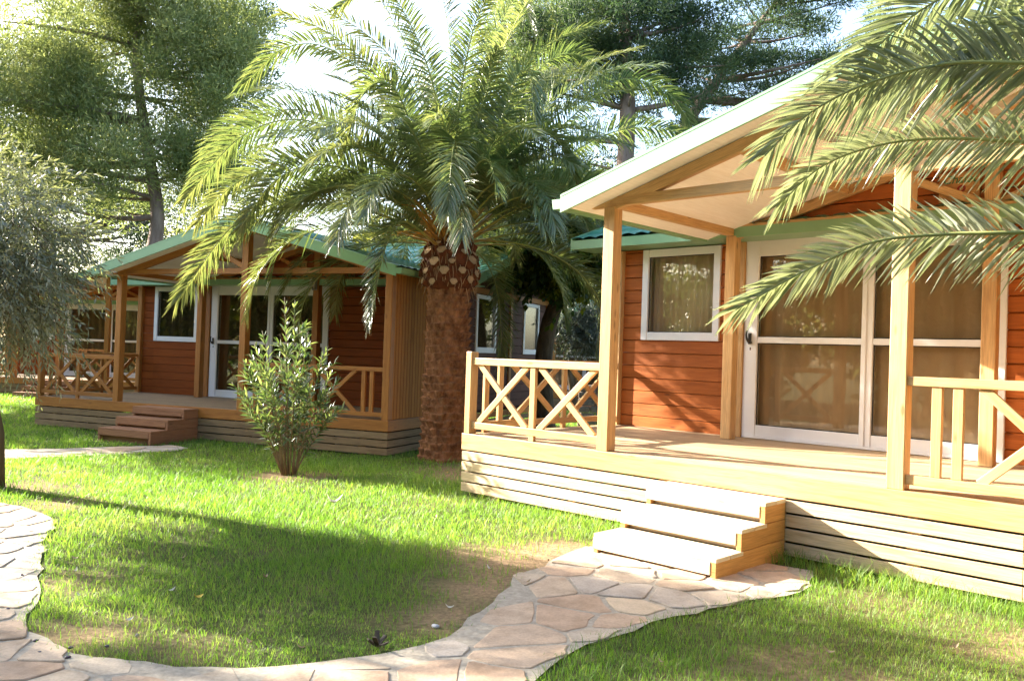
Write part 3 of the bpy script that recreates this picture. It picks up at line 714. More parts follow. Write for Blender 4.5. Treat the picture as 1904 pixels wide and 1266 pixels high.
    if P.get('lamp'):
        mb = MB(); cx = p2 + pw / 2 - .02; zc = 2.16; mb.box(cx - .055, cx + .055, inn - .02, inn - .001, zc - .115, zc + .115)
        lp = mb.build('wall_lamp', M['grey'], root, .02)
        mb = MB(); mb.tube([(cx, inn - .075, zc - .10), (cx, inn - .075, zc - .09), (cx, inn - .075, zc - .05), (cx, inn - .075, zc), (cx, inn - .075, zc + .05), (cx, inn - .075, zc + .09), (cx, inn - .075, zc + .10)], [.02, .042, .056, .06, .056, .042, .02], 14)
        mb.build('lamp_glass', M['lampglass'], lp)
        mb = MB(); mb.box(cx + .02, cx + .035, inn - .14, inn - .02, zc - .1, zc + .1); mb.build('guard', M['grey'], lp)
    return root

CA = dict(trim=M['trimA'], wall=M['wallA'], deck=M['deckA'], slat=M['slatA'], step=M['stepA'], tread=M['treadA_sunlit'], curtain=M['curtainA'], gnd=-.625, skirt=-.592, slats=4, step0=-.169, num='8')
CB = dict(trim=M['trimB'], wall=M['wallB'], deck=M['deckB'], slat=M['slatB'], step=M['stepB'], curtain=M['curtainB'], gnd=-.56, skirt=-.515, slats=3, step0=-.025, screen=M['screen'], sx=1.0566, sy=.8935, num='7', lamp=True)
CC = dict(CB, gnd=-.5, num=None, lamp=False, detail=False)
CE = dict(CC, wall=M['wallE'], side=False)
cabin((-.4614, 8.7233, EYE - .836), -.7605, 'nearest cabin, its pale sunlit porch and steps filling the right of the photo', CA)
cabin((-8.4186, 15.1711, EYE - 1.0496), -.3911, 'shaded amber cabin behind the oleander and palm trunk, in the middle distance', CB)
cabin((-15.3, 23.2, EYE - 1.12), -.10, 'dark cabin glimpsed beyond the left end of the middle cabin, behind the olive branches', CC)

# ------------------------------------------------------------ vegetation tools
def unit(a): return a / np.maximum(np.linalg.norm(a, axis=-1, keepdims=True), 1e-9)
def leaf_quads(C, D, L, W, tone, droop=0.0):
    """one diamond leaf per row: C base, D direction, L length, W width"""
    n = len(C); D = unit(D); r = rng.normal(size=(n, 3)); Sd = unit(np.cross(D, r))
    L = np.broadcast_to(L, n)[:, None]; W = np.broadcast_to(W, n)[:, None]
    m = C + D * L * .48; tip = C + D * L; tip[:, 2] -= droop * L[:, 0]
    V = np.stack([C, m + Sd * W * .5, tip, m - Sd * W * .5], 1).reshape(-1, 3)
    return V, np.arange(4 * n).reshape(n, 4), np.repeat(tone, 4)
def sprigs(O, D, ln, nl, L, W, alpha=.9, grav=.25, t0=.0, whorl=0):
    """nl leaves along each short shoot"""
    n = len(O); D = unit(D); t = (np.arange(nl) + rng.random((n, nl))) / nl * (1 - t0) + t0
    ln = np.broadcast_to(ln, n)[:, None]
    P = O[:, None] + D[:, None] * (ln * t)[..., None]; P[..., 2] -= grav * ln * t * t
    T = np.repeat(D[:, None], nl, 1).copy(); T[..., 2] -= 2 * grav * t; T = unit(T)
    a = unit(np.cross(T, rng.normal(size=(n, 1, 3)))); b = np.cross(T, a)
    ph = (np.arange(nl) * (2.4 if not whorl else 2 * math.pi / whorl + .5))[None] + rng.random((n, 1)) * 6
    ph = ph + rng.normal(size=ph.shape) * .3
    al = alpha * (1 - .5 * t) + rng.normal(size=ph.shape) * .15
    Dl = T * np.cos(al)[..., None] + (a * np.cos(ph)[..., None] + b * np.sin(ph)[..., None]) * np.sin(al)[..., None]
    m = n * nl; sz = (.7 + .6 * rng.random(m))
    tone = np.clip(np.repeat(rng.random(n), nl) * .6 + rng.random(m) * .5, 0, 1)
    return leaf_quads(P.reshape(-1, 3), Dl.reshape(-1, 3), L * sz, W * sz, tone, .08)
def in_blobs(blobs, k, shell=.45):
    """k points spread through the ellipsoids, more of them towards the outside"""
    vol = np.array([b[3] * b[4] * b[5] * (b[6] if len(b) > 6 else 1) for b in blobs]); idx = rng.choice(len(blobs), k, p=vol / vol.sum())
    B = np.array([b[:6] for b in blobs])[idx]; d = unit(rng.normal(size=(k, 3))); r = rng.random(k) ** shell
    return B[:, :3] + d * B[:, 3:6] * r[:, None], d
def tree(name, label, cat, base, trunk, rad, blobs, nclump, nleaf, L, W, mat, bmat, group=None, cr=.6, mode='tuft', branchr=.35, flat=.6, tn=10):
    root = empty(name, base); tag(root, label, cat, group); b0 = np.array(base)
    tp = [Vector(p) - Vector(base) for p in trunk]; k = len(tp)
    sp = []; rd = []
    for i in range(k - 1):
        for q in range(4):
            t = q / 4; a = tp[max(i - 1, 0)]; b = tp[i]; c = tp[i + 1]; d = tp[min(i + 2, k - 1)]
            sp.append(.5 * ((2 * b) + (c - a) * t + (2 * a - 5 * b + 4 * c - d) * t * t + (3 * b - a - 3 * c + d) * t ** 3)); rd.append(rad[i] * (1 - t) + rad[i + 1] * t)
    sp.append(tp[-1]); rd.append(rad[-1]); rd[0] *= 1.25
    mb = MB(); mb.tube(sp, rd, tn)
    C, dd = in_blobs(blobs, nclump); C = C - b0
    for c in C[: min(nclump, 46)]:
        c = Vector(c); cand = [i for i, p in enumerate(sp) if p.z < c.z + .1 and i > len(sp) * .3] or [len(sp) // 2]
        i = min(cand, key=lambda i: (sp[i] - c).length + .3 * abs(sp[i].z - c.z)); s = sp[i]; L_ = (c - s).length
        mid = (s + c) / 2 + Vector((random.uniform(-.12, .12), random.uniform(-.12, .12), random.uniform(-.15, .05))) * L_
        r0 = min(rd[i] * .7, .02 + .022 * L_ * branchr * 3); pts = []
        for q in range(7):
            t = q / 6; pts.append(s * (1 - t) ** 2 + mid * 2 * t * (1 - t) + c * t * t)
        mb.tube(pts, [r0 * (1 - .8 * q / 6) for q in range(7)], 6)
    mb.build('trunk', bmat, root)
    if mode == 'tuft':
        idx = np.repeat(np.arange(nclump), nleaf); n = len(idx); d = unit(rng.normal(size=(n, 3))); r = rng.random(n) ** .5
        sc = cr * (.6 + .8 * rng.random(nclump))[idx]
        P = C[idx] + d * (r * sc)[:, None] * np.array([1, 1, flat]); D = d * .8 + rng.normal(size=(n, 3)) * .6 + np.array([0, 0, .45])
        tone = np.clip(rng.random(nclump)[idx] * .6 + rng.random(n) * .5, 0, 1)
        V, Q, T = leaf_quads(P, D, L * (.7 + .6 * rng.random(n)), W, tone)
    else:
        ns = max(1, nleaf // 14); idx = np.repeat(np.arange(nclump), ns); n = len(idx)
        O = C[idx] + rng.normal(size=(n, 3)) * cr * .35; D = dd[idx] * .7 + rng.normal(size=(n, 3)) * .7 + np.array([0, 0, .1])
        V, Q, T = sprigs(O, D, cr * .8 * (.5 + rng.random(n)), 14, L, W, 1.0, .35)
    np_mesh('crown', V, Q, mat, root, tone=T)
    return root

def catmull(P, n):
    P = [np.array(p, float) for p in P]; P = [2 * P[0] - P[1]] + P + [2 * P[-1] - P[-2]]; out = []
    m = len(P) - 3
    for i in range(n):
        s = i / (n - 1) * m; k = min(int(s), m - 1); t = s - k; a, b, c, d = P[k:k + 4]
        out.append(.5 * (2 * b + (c - a) * t + (2 * a - 5 * b + 4 * c - d) * t * t + (3 * b - a - 3 * c + d) * t ** 3))
    return np.array(out)
def frond(par, pts, leafmat, wl, npair=88, start=.16, seed=0, thick=.022, width=.020, vee=.45, droop=.22, loc=None, twist=0.0):
    rg = np.random.default_rng(seed); n = 60; S_ = catmull(pts, n)
    if loc is not None: S_ = S_ - np.array(loc)
    seg = np.linalg.norm(np.diff(S_, axis=0), axis=1); cum = np.concatenate([[0], np.cumsum(seg)]); cum /= cum[-1]
    T = unit(np.gradient(S_, axis=0)); up = np.array([0, 0, 1.0]); sd = np.cross(T, up); bad = np.linalg.norm(sd, axis=1) < .25
    ref = unit(np.cross(np.array([S_[-1][0] - S_[0][0], S_[-1][1] - S_[0][1], 0.0]) + 1e-6, up)); sd = unit(np.where(bad[:, None], ref, sd) * np.sign((sd @ ref))[:, None] if not bad.any() else np.tile(ref, (n, 1)))
    sd = unit(sd - T * (sd * T).sum(1)[:, None]); u = np.cross(sd, T)
    tw = (twist * np.clip(.15 + cum * 1.6, 0, 1))[:, None]; sd, u = sd * np.cos(tw) + u * np.sin(tw), u * np.cos(tw) - sd * np.sin(tw)
    # rachis: triangular-ish stalk that thins towards the tip
    th = thick * (1 - .88 * cum); wd = th * (1 + 1.5 * np.exp(-cum * 12)); k = 6; V = []
    for j in range(k):
        an = 2 * math.pi * j / k; V.append(S_ + sd * (wd * math.cos(an))[:, None] + u * (th * .7 * math.sin(an))[:, None])
    V = np.stack(V, 1).reshape(-1, 3); ii, jj = np.meshgrid(np.arange(n - 1), np.arange(k), indexing='ij'); a = (ii * k + jj).ravel(); b = (ii * k + (jj + 1) % k).ravel()
    fr = np_mesh('frond', V, np.stack([a, b, b + k, a + k], 1), M['rachis'], par, smooth=True, tone=np.repeat(cum, k))
    # leaflets
    m = npair; s = start + (1 - start) * (np.arange(m) + rg.random(m) * .5) / m; s = np.repeat(s, 2); side = np.tile([1.0, -1.0], m); N_ = 2 * m
    def ip(A): return np.stack([np.interp(s, cum, A[:, c]) for c in range(3)], 1)
    P = ip(S_); t = unit(ip(T)); d = unit(ip(sd)) * side[:, None]; uu_ = unit(ip(u))
    q = (s - start) / (1 - start); Ln = wl * (np.minimum(1, .35 + q * 3.2) * np.clip(1.05 - .62 * q ** 2.2, 0, 1)) * (.88 + .24 * rg.random(N_))
    al = np.interp(q, [0, .3, .8, 1], [1.2, 1.08, .85, .45]) + rg.normal(size=N_) * .07; ve = vee + rg.normal(size=N_) * .22
    D = t * np.cos(al)[:, None] + (d * np.cos(ve)[:, None] + uu_ * np.sin(ve)[:, None]) * np.sin(al)[:, None]
    nr = unit(np.cross(D, np.cross(uu_, D)) * 0 + np.cross(np.cross(D, uu_), D)); nr = unit(nr + rg.normal(size=(N_, 3)) * .22)
    ws = unit(np.cross(D, nr)); Wd = width * (.8 + .4 * rg.random(N_)); dr = droop * (.6 + .8 * rg.random(N_)) * (.6 + .6 * q)
    Q_ = [0, .22, .62, 1.0]; Wq = [.35, 1, .8, .06]; VV = []
    for qq, wq in zip(Q_, Wq):
        c = P + D * (Ln * qq)[:, None]; c[:, 2] -= dr * Ln * qq ** 2; hw = (Wd * wq * .5)[:, None]
        VV += [c + ws * hw + nr * hw * .5, c, c - ws * hw + nr * hw * .5]
    V = np.stack(VV, 1).reshape(-1, 3); base = np.arange(N_)[:, None] * 12; fs = []
    for k_ in range(3):
        a = k_ * 3; fs += [base + np.array([a, a + 1, a + 4, a + 3]), base + np.array([a + 1, a + 2, a + 5, a + 4])]
    Q = np.concatenate(fs); tone = np.repeat(np.clip(rg.random(N_) * .5 + .35 * q + rg.random() * .3, 0, 1), 12)
    np_mesh('leaflets', V, Q, leafmat, fr, tone=tone)
    return fr
def auto_frond(c, az, e0, ln, drop, r0=.12, side=0.0):
    P = []; p = np.array(c, float) + np.array([math.cos(az), math.sin(az), 0]) * r0; n = 7
    for i in range(n):
        P.append(p.copy()); s = (i + .5) / n; e = e0 - drop * s ** 1.7; a = az + side * s
        p = p + np.array([math.cos(a) * math.cos(e), math.sin(a) * math.cos(e), math.sin(e)]) * ln / n
    return P + [p]

# rachis colour runs from orange-brown at the stub to green
def rachis_mat():
    m, nt, out = mk('palm_rachis_graded'); L = nt.links; at = N(nt, 'ShaderNodeAttribute'); at.attribute_name = 'tone'
    c = ramp(nt, at.outputs['Fac'], [(0, (.26, .10, .035)), (.1, (.28, .19, .05)), (.25, (.22, .25, .06)), (1, (.33, .34, .12))])
    p = N(nt, 'ShaderNodeBsdfPrincipled', Roughness=.38); L.new(c, p.inputs['Base Color']); L.new(p.outputs[0], out.inputs[0]); return m
M['rachis'] = rachis_mat()

# ------------------------------------------------------------ the big palm between the cabins
def palm_trunk(par, r_of, z0, z1, mat, nu=170, nv=240, rows=.105, cols=14, amp=.06, name='trunk'):
    z = np.linspace(z0, z1, nv); th = np.linspace(0, 2 * np.pi, nu, endpoint=False); TH, Z = np.meshgrid(th, z)
    zj = Z + .012 * np.sin(TH * 3 + Z * 2) + .006 * np.sin(TH * 7 + Z * 11); k = zj / rows; r = np.floor(k); a = TH / (2 * np.pi) * cols
    u = (a + .5 * (r % 2)) % 1 - .5; v = k - r; cell = np.sin((np.floor(a + .5 * (r % 2)) * 12.9898 + r * 78.233)) * 43758.5453; cell = cell - np.floor(cell)
    R_ = r_of(Z) + amp * (.35 + .9 * cell) * np.clip(v - .55 * (2 * u) ** 2, 0, 1) ** .9 * np.cos(np.pi * u) ** .6 + rng.normal(size=Z.shape) * .0035
    V = np.stack([R_ * np.cos(TH), R_ * np.sin(TH), Z], -1).reshape(-1, 3)
    ii, jj = np.meshgrid(np.arange(nv - 1), np.arange(nu), indexing='ij'); q = (ii * nu + jj).ravel(); q2 = (ii * nu + (jj + 1) % nu).ravel()
    return np_mesh(name, V, np.stack([q, q2, q2 + nu, q + nu], 1), mat, par, smooth=False)
def stub_mesh(name):
    mb = MB(); w0, h0 = .095, .11
    ring = lambda s, y, zc: [(-w0 * s, y, zc), (-w0 * .35 * s, y, zc - h0 * .75 * s), (w0 * .35 * s, y, zc - h0 * .75 * s), (w0 * s, y, zc), (w0 * .55 * s, y, zc + h0 * .6 * s), (-w0 * .55 * s, y, zc + h0 * .6 * s)]
    A = ring(1.15, .07, .0); B = ring(.92, -.045, .02); n = 6
    mb.add(A + B, [(i, n + i, n + (i + 1) % n, (i + 1) % n) for i in range(n)])
    body = mb; c = MB(); Cc = ring(.88, -.048, .02); c.add(Cc, [tuple(range(6))])
    return body, c
BX, BY = -.93, 12.3; BZ = G(BX, BY) - .05
pal = empty('palm_tree', (BX, BY, BZ)); tag(pal, 'tall date palm with a thick brown trunk and huge arching crown between two cabins', 'palm tree')
palm_trunk(pal, lambda z: .285 + .075 * np.exp(-z / .25) + .02 * np.exp(-((z - 1.0) / .9) ** 2), 0, 2.52, M['palmbark'])
palm_trunk(pal, lambda z: np.interp(z, [2.46, 2.58, 2.75, 2.95, 3.12, 3.3], [.27, .36, .385, .36, .30, .18]), 2.46, 3.3, M['boot'], 60, 30, .14, 11, .03, 'crown_base')
sb, sc_ = stub_mesh('s'); sb_me = None
for r_ in range(5):
    zz = 2.60 + r_ * .13; nn = 9; rad = float(np.interp(zz, [2.46, 2.58, 2.75, 2.95, 3.12], [.29, .36, .385, .36, .31]))
    for k in range(nn):
        if sb_me is None:
            s1 = sb.build('frond_stub', M['boot'], pal); s2 = sc_.build('cut_face', M['bootcut'], s1); sb_me = (s1, s2)
        else:
            s1 = sb_me[0].copy(); COL.objects.link(s1); s1.parent = pal; s2 = sb_me[1].copy(); COL.objects.link(s2); s2.parent = s1
        an = 2 * math.pi * (k + .5 * (r_ % 2)) / nn + random.uniform(-.09, .09); s1.location = (math.cos(an) * (rad + .015), math.sin(an) * (rad + .015), zz + random.uniform(-.03, .03))
        tl = .1 + .18 * r_; s1.rotation_euler = (tl * -1 + random.uniform(-.12, .12), random.uniform(-.1, .1), an + math.pi / 2); f_ = random.uniform(.62, 1.12); s1.scale = (f_, f_, f_)
FR = dict(
 a=[(-1.05, 12.2, 2.95), (-2.11, 11.9, 3.40), (-2.94, 11.6, 3.44), (-3.71, 11.3, 3.05), (-4.42, 11.2, 1.98)],
 b=[(-1.05, 12.3, 3.05), (-2.04, 12.3, 3.88), (-3.11, 12.2, 4.13), (-3.96, 12.0, 3.71), (-4.51, 12.0, 3.10)],
 c=[(-1.05, 12.4, 3.10), (-2.17, 12.5, 4.40), (-3.22, 12.5, 4.91), (-4.24, 12.5, 4.6), (-4.80, 12.5, 3.70)],
 d=[(-1.0, 12.4, 3.1), (-1.91, 12.2, 4.95), (-2.67, 12.0, 5.63), (-3.32, 11.9, 5.61), (-3.85, 11.8, 5.05)],
 e=[(-1.05, 12.1, 2.90), (-1.45, 11.2, 3.12), (-1.58, 10.7, 2.85), (-1.67, 10.5, 2.36), (-1.72, 10.4, 1.75)],
 f=[(-.9, 12.1, 3.0), (-.80, 11.0, 3.85), (-.78, 10.4, 4.02), (-.78, 10.0, 3.68), (-.80, 9.8, 3.02)],
 g=[(-1.0, 12.2, 3.1), (-1.43, 11.6, 4.38), (-1.69, 11.2, 4.90), (-2.01, 11.0, 4.77), (-2.24, 10.9, 4.0)],
 h=[(-.8, 12.3, 3.1), (-.02, 12.3, 4.07), (.73, 12.3, 4.86), (1.43, 12.4, 5.48), (2.10, 12.4, 5.35), (2.5, 12.4, 4.9)],
 i=[(-.8, 12.3, 3.05), (.22, 12.4, 3.94), (.99, 12.5, 4.55), (1.71, 12.6, 4.85), (2.55, 12.6, 4.8)],
 j=[(-.85, 12.2, 3.1), (-.26, 11.4, 4.52), (-.06, 11.1, 5.05), (.11, 11.0, 5.05), (.2, 10.9, 4.45)],
 k=[(-.75, 12.3, 3.0), (0, 12.6, 3.49), (.64, 12.8, 3.71), (1.31, 13.0, 3.68), (1.9, 13.1, 3.35)],
 l=[(-1.0, 12.4, 3.1), (-1.50, 12.6, 5.4), (-2.0, 12.6, 6.42), (-2.36, 12.6, 6.76), (-2.75, 12.5, 6.42)],
 m=[(-.88, 12.4, 3.1), (-.55, 12.4, 5.5), (-.26, 12.4, 6.4), (-.05, 12.3, 6.6), (.15, 12.2, 6.1)],
 n=[(-.9, 12.4, 3.1), (-1.0, 12.45, 5.4), (-1.2, 12.3, 6.6), (-1.6, 12.0, 7.3)],
 o=[(-1.05, 12.3, 3.0), (-2.05, 12.0, 4.15), (-2.95, 11.7, 4.55), (-3.75, 11.5, 4.25), (-4.45, 11.4, 3.35)],
 p=[(-1.05, 12.1, 3.0), (-1.9, 11.7, 3.7), (-2.65, 11.4, 3.88), (-3.2, 11.2, 3.6), (-3.6, 11.1, 2.95)],
 q=[(-.8, 12.4, 3.1), (-.1, 12.5, 5.0), (.35, 12.6, 5.75), (.85, 12.6, 5.9), (1.25, 12.6, 5.45)],
 r=[(-.8, 12.2, 3.0), (-.3, 11.6, 3.95), (.15, 11.3, 4.35), (.5, 11.1, 4.25), (.75, 11.0, 3.7)],
 s=[(-.8, 12.3, 3.0), (.1, 12.1, 3.55), (.8, 12.0, 3.8), (1.5, 11.9, 3.78), (2.1, 11.8, 3.45)])
TW = dict(a=-.9, b=-.8, c=-.7, d=-.6, o=-.8, p=-.9, g=-.5, l=-.5, h=.7, i=.8, k=.8, s=.8, q=.6, r=.5, j=.4, m=.4, e=-.6, f=0)
seed = 1
for k, P in FR.items():
    frond(pal, P, M['palm'], .50 if k not in 'e' else .34, 150, .2, seed, width=.023, vee=.55, droop=.3, loc=(BX, BY, BZ), twist=TW.get(k, 0)); seed += 1
gold = 2.39996
for i in range(40):
    az = i * gold + .4; e0 = R(80 - 78 * (i / 39) ** .8); front = math.sin(az) < -.35
    if front and e0 < R(38): e0 = R(38)
    ln = 3.7 - .5 * random.random() - (.6 if front else 0); drop = R(55 + 62 * math.sin(min(1, i / 20) * 1.4)) + random.uniform(-.15, .15)
    P = auto_frond((BX, BY, 2.95 + .12 * random.random()), az, e0, ln, drop, .14, random.uniform(-.3, .3))
    frond(pal, P, M['palm'], .47, 130, .22, seed, width=.021, vee=.5, droop=.3, loc=(BX, BY, BZ), twist=random.uniform(-.7, .7)); seed += 1
for i in range(18):
    az = i * gold + 2.0; front = math.sin(az) < -.2; P = auto_frond((BX, BY, 2.95), az, R(50 - 2 * i) if not front else R(52), 3.2, R(75 + 20 * random.random()), .1, random.uniform(-.3, .3))
    frond(pal, P, M['palm'], .44, 110, .2, seed, width=.022, vee=.5, droop=.3, loc=(BX, BY, BZ), twist=random.uniform(-.6, .6)); seed += 1
for i in range(16):
    az = i * gold + 1.1; P = auto_frond((BX, BY, 3.0), az, R(88 - 26 * (i / 15)), 4.0, R(60 + 25 * random.random()), .06, random.uniform(-.3, .3))
    frond(pal, P, M['palm'], .46, 120, .2, seed, width=.021, vee=.5, droop=.3, loc=(BX, BY, BZ), twist=random.uniform(-.6, .6)); seed += 1
# orange fruit stalks in the heart of the crown
mb = MB()
for i in range(60):
    az = random.uniform(2.6, 5.2); P = auto_frond((BX - BX, 0, 3.0), az, R(random.uniform(35, 70)), random.uniform(.6, 1.15), R(random.uniform(20, 80)), .1)
    mb.tube([tuple(p) for p in P[::1]], [.006] * len(P), 4, cap=False)
mb.build('fruit_stalks', M['fibre'], pal)
mb = MB()
for i in range(150):
    az = random.uniform(0, 6.28); z_ = random.uniform(2.5, 3.15); r_ = float(np.interp(z_, [2.46, 2.58, 2.75, 2.95, 3.2], [.30, .37, .40, .37, .28])); p = Vector((math.cos(az) * r_, math.sin(az) * r_, z_)); l_ = random.uniform(.08, .26); up_ = 1 if random.random() < .45 else -1
    o_ = Vector((math.cos(az + random.uniform(-.5, .5)), math.sin(az + random.uniform(-.5, .5)), 0))
    mb.tube([p, p + o_ * .03 + Vector((0, 0, up_ * l_ * .4)), p + o_ * random.uniform(.02, .10) + Vector((random.uniform(-.03, .03), 0, up_ * l_))], [.006, .004, .0015], 4, cap=False)
mb.build('loose_fibre', M['bootcut'], pal)

# ------------------------------------------------------------ the near palm whose fronds reach in from the right
NX, NY = 4.15, 2.75
np_ = empty('palm_tree', (NX, NY, 0)); tag(np_, 'palm whose long pale green fronds sweep in from the right edge before the nearest porch', 'palm tree')
palm_trunk(np_, lambda z: .24 + .05 * np.exp(-z / .2), 0, 1.5, M['palmbark'], 80, 80)
palm_trunk(np_, lambda z: np.interp(z, [1.45, 1.6, 1.8, 1.98], [.24, .30, .28, .12]), 1.45, 1.98, M['boot'], 50, 20, .14, 11, .03, 'crown_base')
NF = [([(4.05, 2.75, 1.8), (3.1, 2.72, 2.26), (2.3, 2.8, 2.46), (1.72, 2.9, 2.50), (1.48, 3.0, 2.52), (1.22, 3.05, 2.45), (1.03, 3.1, 2.34), (.90, 3.1, 2.20)], .36, .30),
      ([(4.05, 2.75, 1.9), (3.2, 2.6, 2.6), (2.5, 2.7, 2.92), (2.0, 2.85, 2.95), (1.72, 2.95, 2.86), (1.42, 3.0, 2.72), (1.2, 3.05, 2.52)], .44, .3),
      ([(4.05, 2.75, 1.95), (3.3, 2.9, 2.55), (2.6, 3.1, 2.84), (2.05, 3.3, 2.86), (1.7, 3.4, 2.74), (1.42, 3.45, 2.55)], .38, .3),
      ([(4.05, 2.7, 1.95), (3.3, 2.75, 2.45), (2.6, 2.8, 2.66), (2.1, 2.9, 2.70), (1.8, 2.95, 2.66), (1.55, 3.0, 2.52)], .36, .4),
      ([(4.05, 2.85, 1.75), (3.2, 3.0, 2.1), (2.4, 3.12, 2.28), (1.9, 3.2, 2.31), (1.66, 3.3, 2.34), (1.43, 3.35, 2.32), (1.22, 3.4, 2.24), (1.04, 3.4, 2.07)], .25, .22),
      ([(4.05, 2.7, 1.7), (3.1, 2.7, 1.9), (2.3, 2.8, 1.95), (1.73, 2.9, 1.92), (1.52, 3.0, 1.92), (1.28, 3.05, 1.89), (1.05, 3.1, 1.78), (.82, 3.1, 1.64)], .27, .42)]
for i, (P, wl_, ve) in enumerate(NF): frond(np_, P, M['palmnear'], wl_, 235, .12, 200 + i, .020, .0128, vee=ve, droop=.2, loc=(NX, NY, 0), twist=-1.15)
for i in range(16):
    az = R(-60) + i * R(250) / 15 ; az = [az, az][0]
    if R(150) < (az % (2 * math.pi)) < R(215): continue
    P = auto_frond((NX, NY, 1.85), az, R(25 + 50 * random.random()), 3.0, R(80), .1); frond(np_, P, M['palmnear'], .36, 80, .15, 300 + i, .02, .016, loc=(NX, NY, 0))

# ------------------------------------------------------------ trees behind
tree('pine_tree', 'large sunlit bright green pine filling the upper left, with a forked grey trunk', 'pine tree', (-9.2, 21.6, -.15),
     [(-9.2, 21.6, -.15), (-9.25, 21.6, 3), (-9.1, 21.6, 4.6), (-9.5, 21.7, 6.5), (-9.9, 21.8, 9), (-9.7, 22, 12.5)], [.24, .20, .17, .14, .11, .05],
     [(-10.1, 22, 9.6, 2.9, 2.1, 3.6, 1.2), (-12.4, 21, 7.4, 1.7, 1.8, 2.8, 1.5), (-8.0, 22, 8.6, 1.6, 1.8, 3.6, 1.2), (-9.9, 20.9, 6.2, 2.5, 1.4, 1.3, 1.5), (-9.7, 21.4, 5.0, 2.6, 1.5, .6, 1.0), (-8.2, 21.8, 6.3, 1.2, 1.2, 1.2)],
     360, 420, .16, .028, M['pine'], M['pinebark'], 'pines behind the cabins', .72, flat=.95)
tree('pine_tree', 'slender pine with a thin bare stem and sparse needles, left of the bright sky gap', 'pine tree', (-12.2, 34, -.15),
     [(-12.2, 34, -.15), (-12.2, 34, 7), (-12.1, 34, 12), (-11.9, 34, 18)], [.22, .17, .12, .05],
     [(-11.6, 34, 13.6, 1.9, 1.6, 4.2), (-12.6, 34.5, 9, 2.0, 1.5, 1.8, .6)], 60, 330, .22, .038, M['pinedark'], M['pinebark'], 'pines behind the cabins', .75)
tree('pine_tree', 'dark shaded pine at the far left edge behind the bright pine', 'pine tree', (-16.8, 30.5, -.15),
     [(-16.8, 30.5, -.15), (-16.7, 30.5, 5), (-16.5, 30.5, 12)], [.35, .25, .1],
     [(-16.9, 30.5, 9.5, 2.8, 2, 4.6), (-15.0, 32.5, 6.2, 3.6, 2, 2.2), (-19, 30.5, 6, 2.4, 2, 2.5)], 200, 330, .19, .036, M['pinedark'], M['pinebark'], 'pines behind the cabins', .8)
tree('pine_tree', 'stout pine with a straight dark trunk directly right of the palm crown', 'pine tree', (3.3, 26, -.15),
     [(3.3, 26, -.15), (3.2, 26, 5), (3.3, 26, 9), (3.0, 26, 13)], [.36, .30, .25, .12],
     [(2.6, 26, 11.4, 3.0, 2.2, 2.4), (4.5, 26, 9.5, 1.6, 1.5, 1.2, .6), (.8, 26.5, 9.6, 1.9, 1.6, 1.8), (1.8, 27, 7.2, 1.6, 1.2, .9, .8), (5.2, 26, 11.6, 1.8, 1.6, 1.8)], 170, 330, .18, .034, M['pinedark'], M['pinebark'], 'pines behind the cabins', .62)
tree('pine_tree', 'leaning pine with long slanting branches above the roof of the nearest cabin', 'pine tree', (4.6, 30, -.15),
     [(4.6, 30, -.15), (4.9, 30, 5), (5.6, 30, 9), (7.4, 30, 12), (9.2, 30, 14.5)], [.32, .26, .22, .15, .06],
     [(8.4, 30, 12.2, 3.4, 2.2, 2.2), (10.6, 31, 10.4, 2.4, 2, 1.4, .5), (6.0, 30.5, 11.6, 2.2, 1.5, 1.4), (9.5, 30, 14.6, 3.4, 2, 1.6)], 140, 280, .20, .036, M['pinedark'], M['pinebark'], 'pines behind the cabins', .72, flat=.45)
tree('pine_tree', 'airy pine with thin feathery foliage low above the roof slope of the nearest cabin', 'pine tree', (9.6, 33, -.15),
     [(9.6, 33, -.15), (9.7, 33, 5), (9.2, 33, 9)], [.26, .2, .08],
     [(8.6, 33, 8.2, 3.0, 2.0, 1.6, .8), (11.5, 33, 10.5, 2.4, 2, 2.4), (6.6, 33, 9.0, 2.0, 1.6, 1.4), (14.2, 33, 12.8, 3.4, 2, 2.8)], 130, 240, .20, .034, M['pinedark'], M['pinebark'], 'pines behind the cabins', .75, flat=.45)
tree('pine_tree', 'yellow green pine top showing just above and behind the palm crown', 'pine tree', (-.4, 31, -.15),
     [(-.4, 31, -.15), (-.5, 31, 6), (-.3, 31, 12)], [.3, .24, .1],
     [(.6, 31, 13.2, 2.2, 2, 2.2), (-.6, 31.5, 7.4, 2.6, 1.8, 2.2, .7), (2.8, 31, 7.0, 1.6, 1.4, 1.6)], 120, 320, .21, .038, M['pine'], M['pinebark'], 'pines behind the cabins', .75)
tree('leafy_tree', 'pale yellow green tree in full sun low behind the middle cabin roof', 'tree', (-5.4, 31, -.15),
     [(-5.4, 31, -.15), (-5.4, 31, 2), (-5.2, 31, 4)], [.25, .2, .1],
     [(-6.6, 31, 4.3, 1.9, 1.6, 1.7), (-4.0, 31, 4.6, 2.2, 1.6, 1.9)], 80, 300, .16, .07, M['pale'], M['bark'], None, .6)
tree('leafy_tree', 'small yellow green bush peeping over the left slope of the middle cabin roof', 'bush', (-12.9, 36, -.15),
     [(-12.9, 36, -.15), (-12.9, 36, 2.5), (-12.8, 36, 4)], [.2, .15, .08],
     [(-13.4, 36, 4.6, 2.6, 1.5, 1.6)], 40, 260, .18, .07, M['pale'], M['bark'], None, .7)
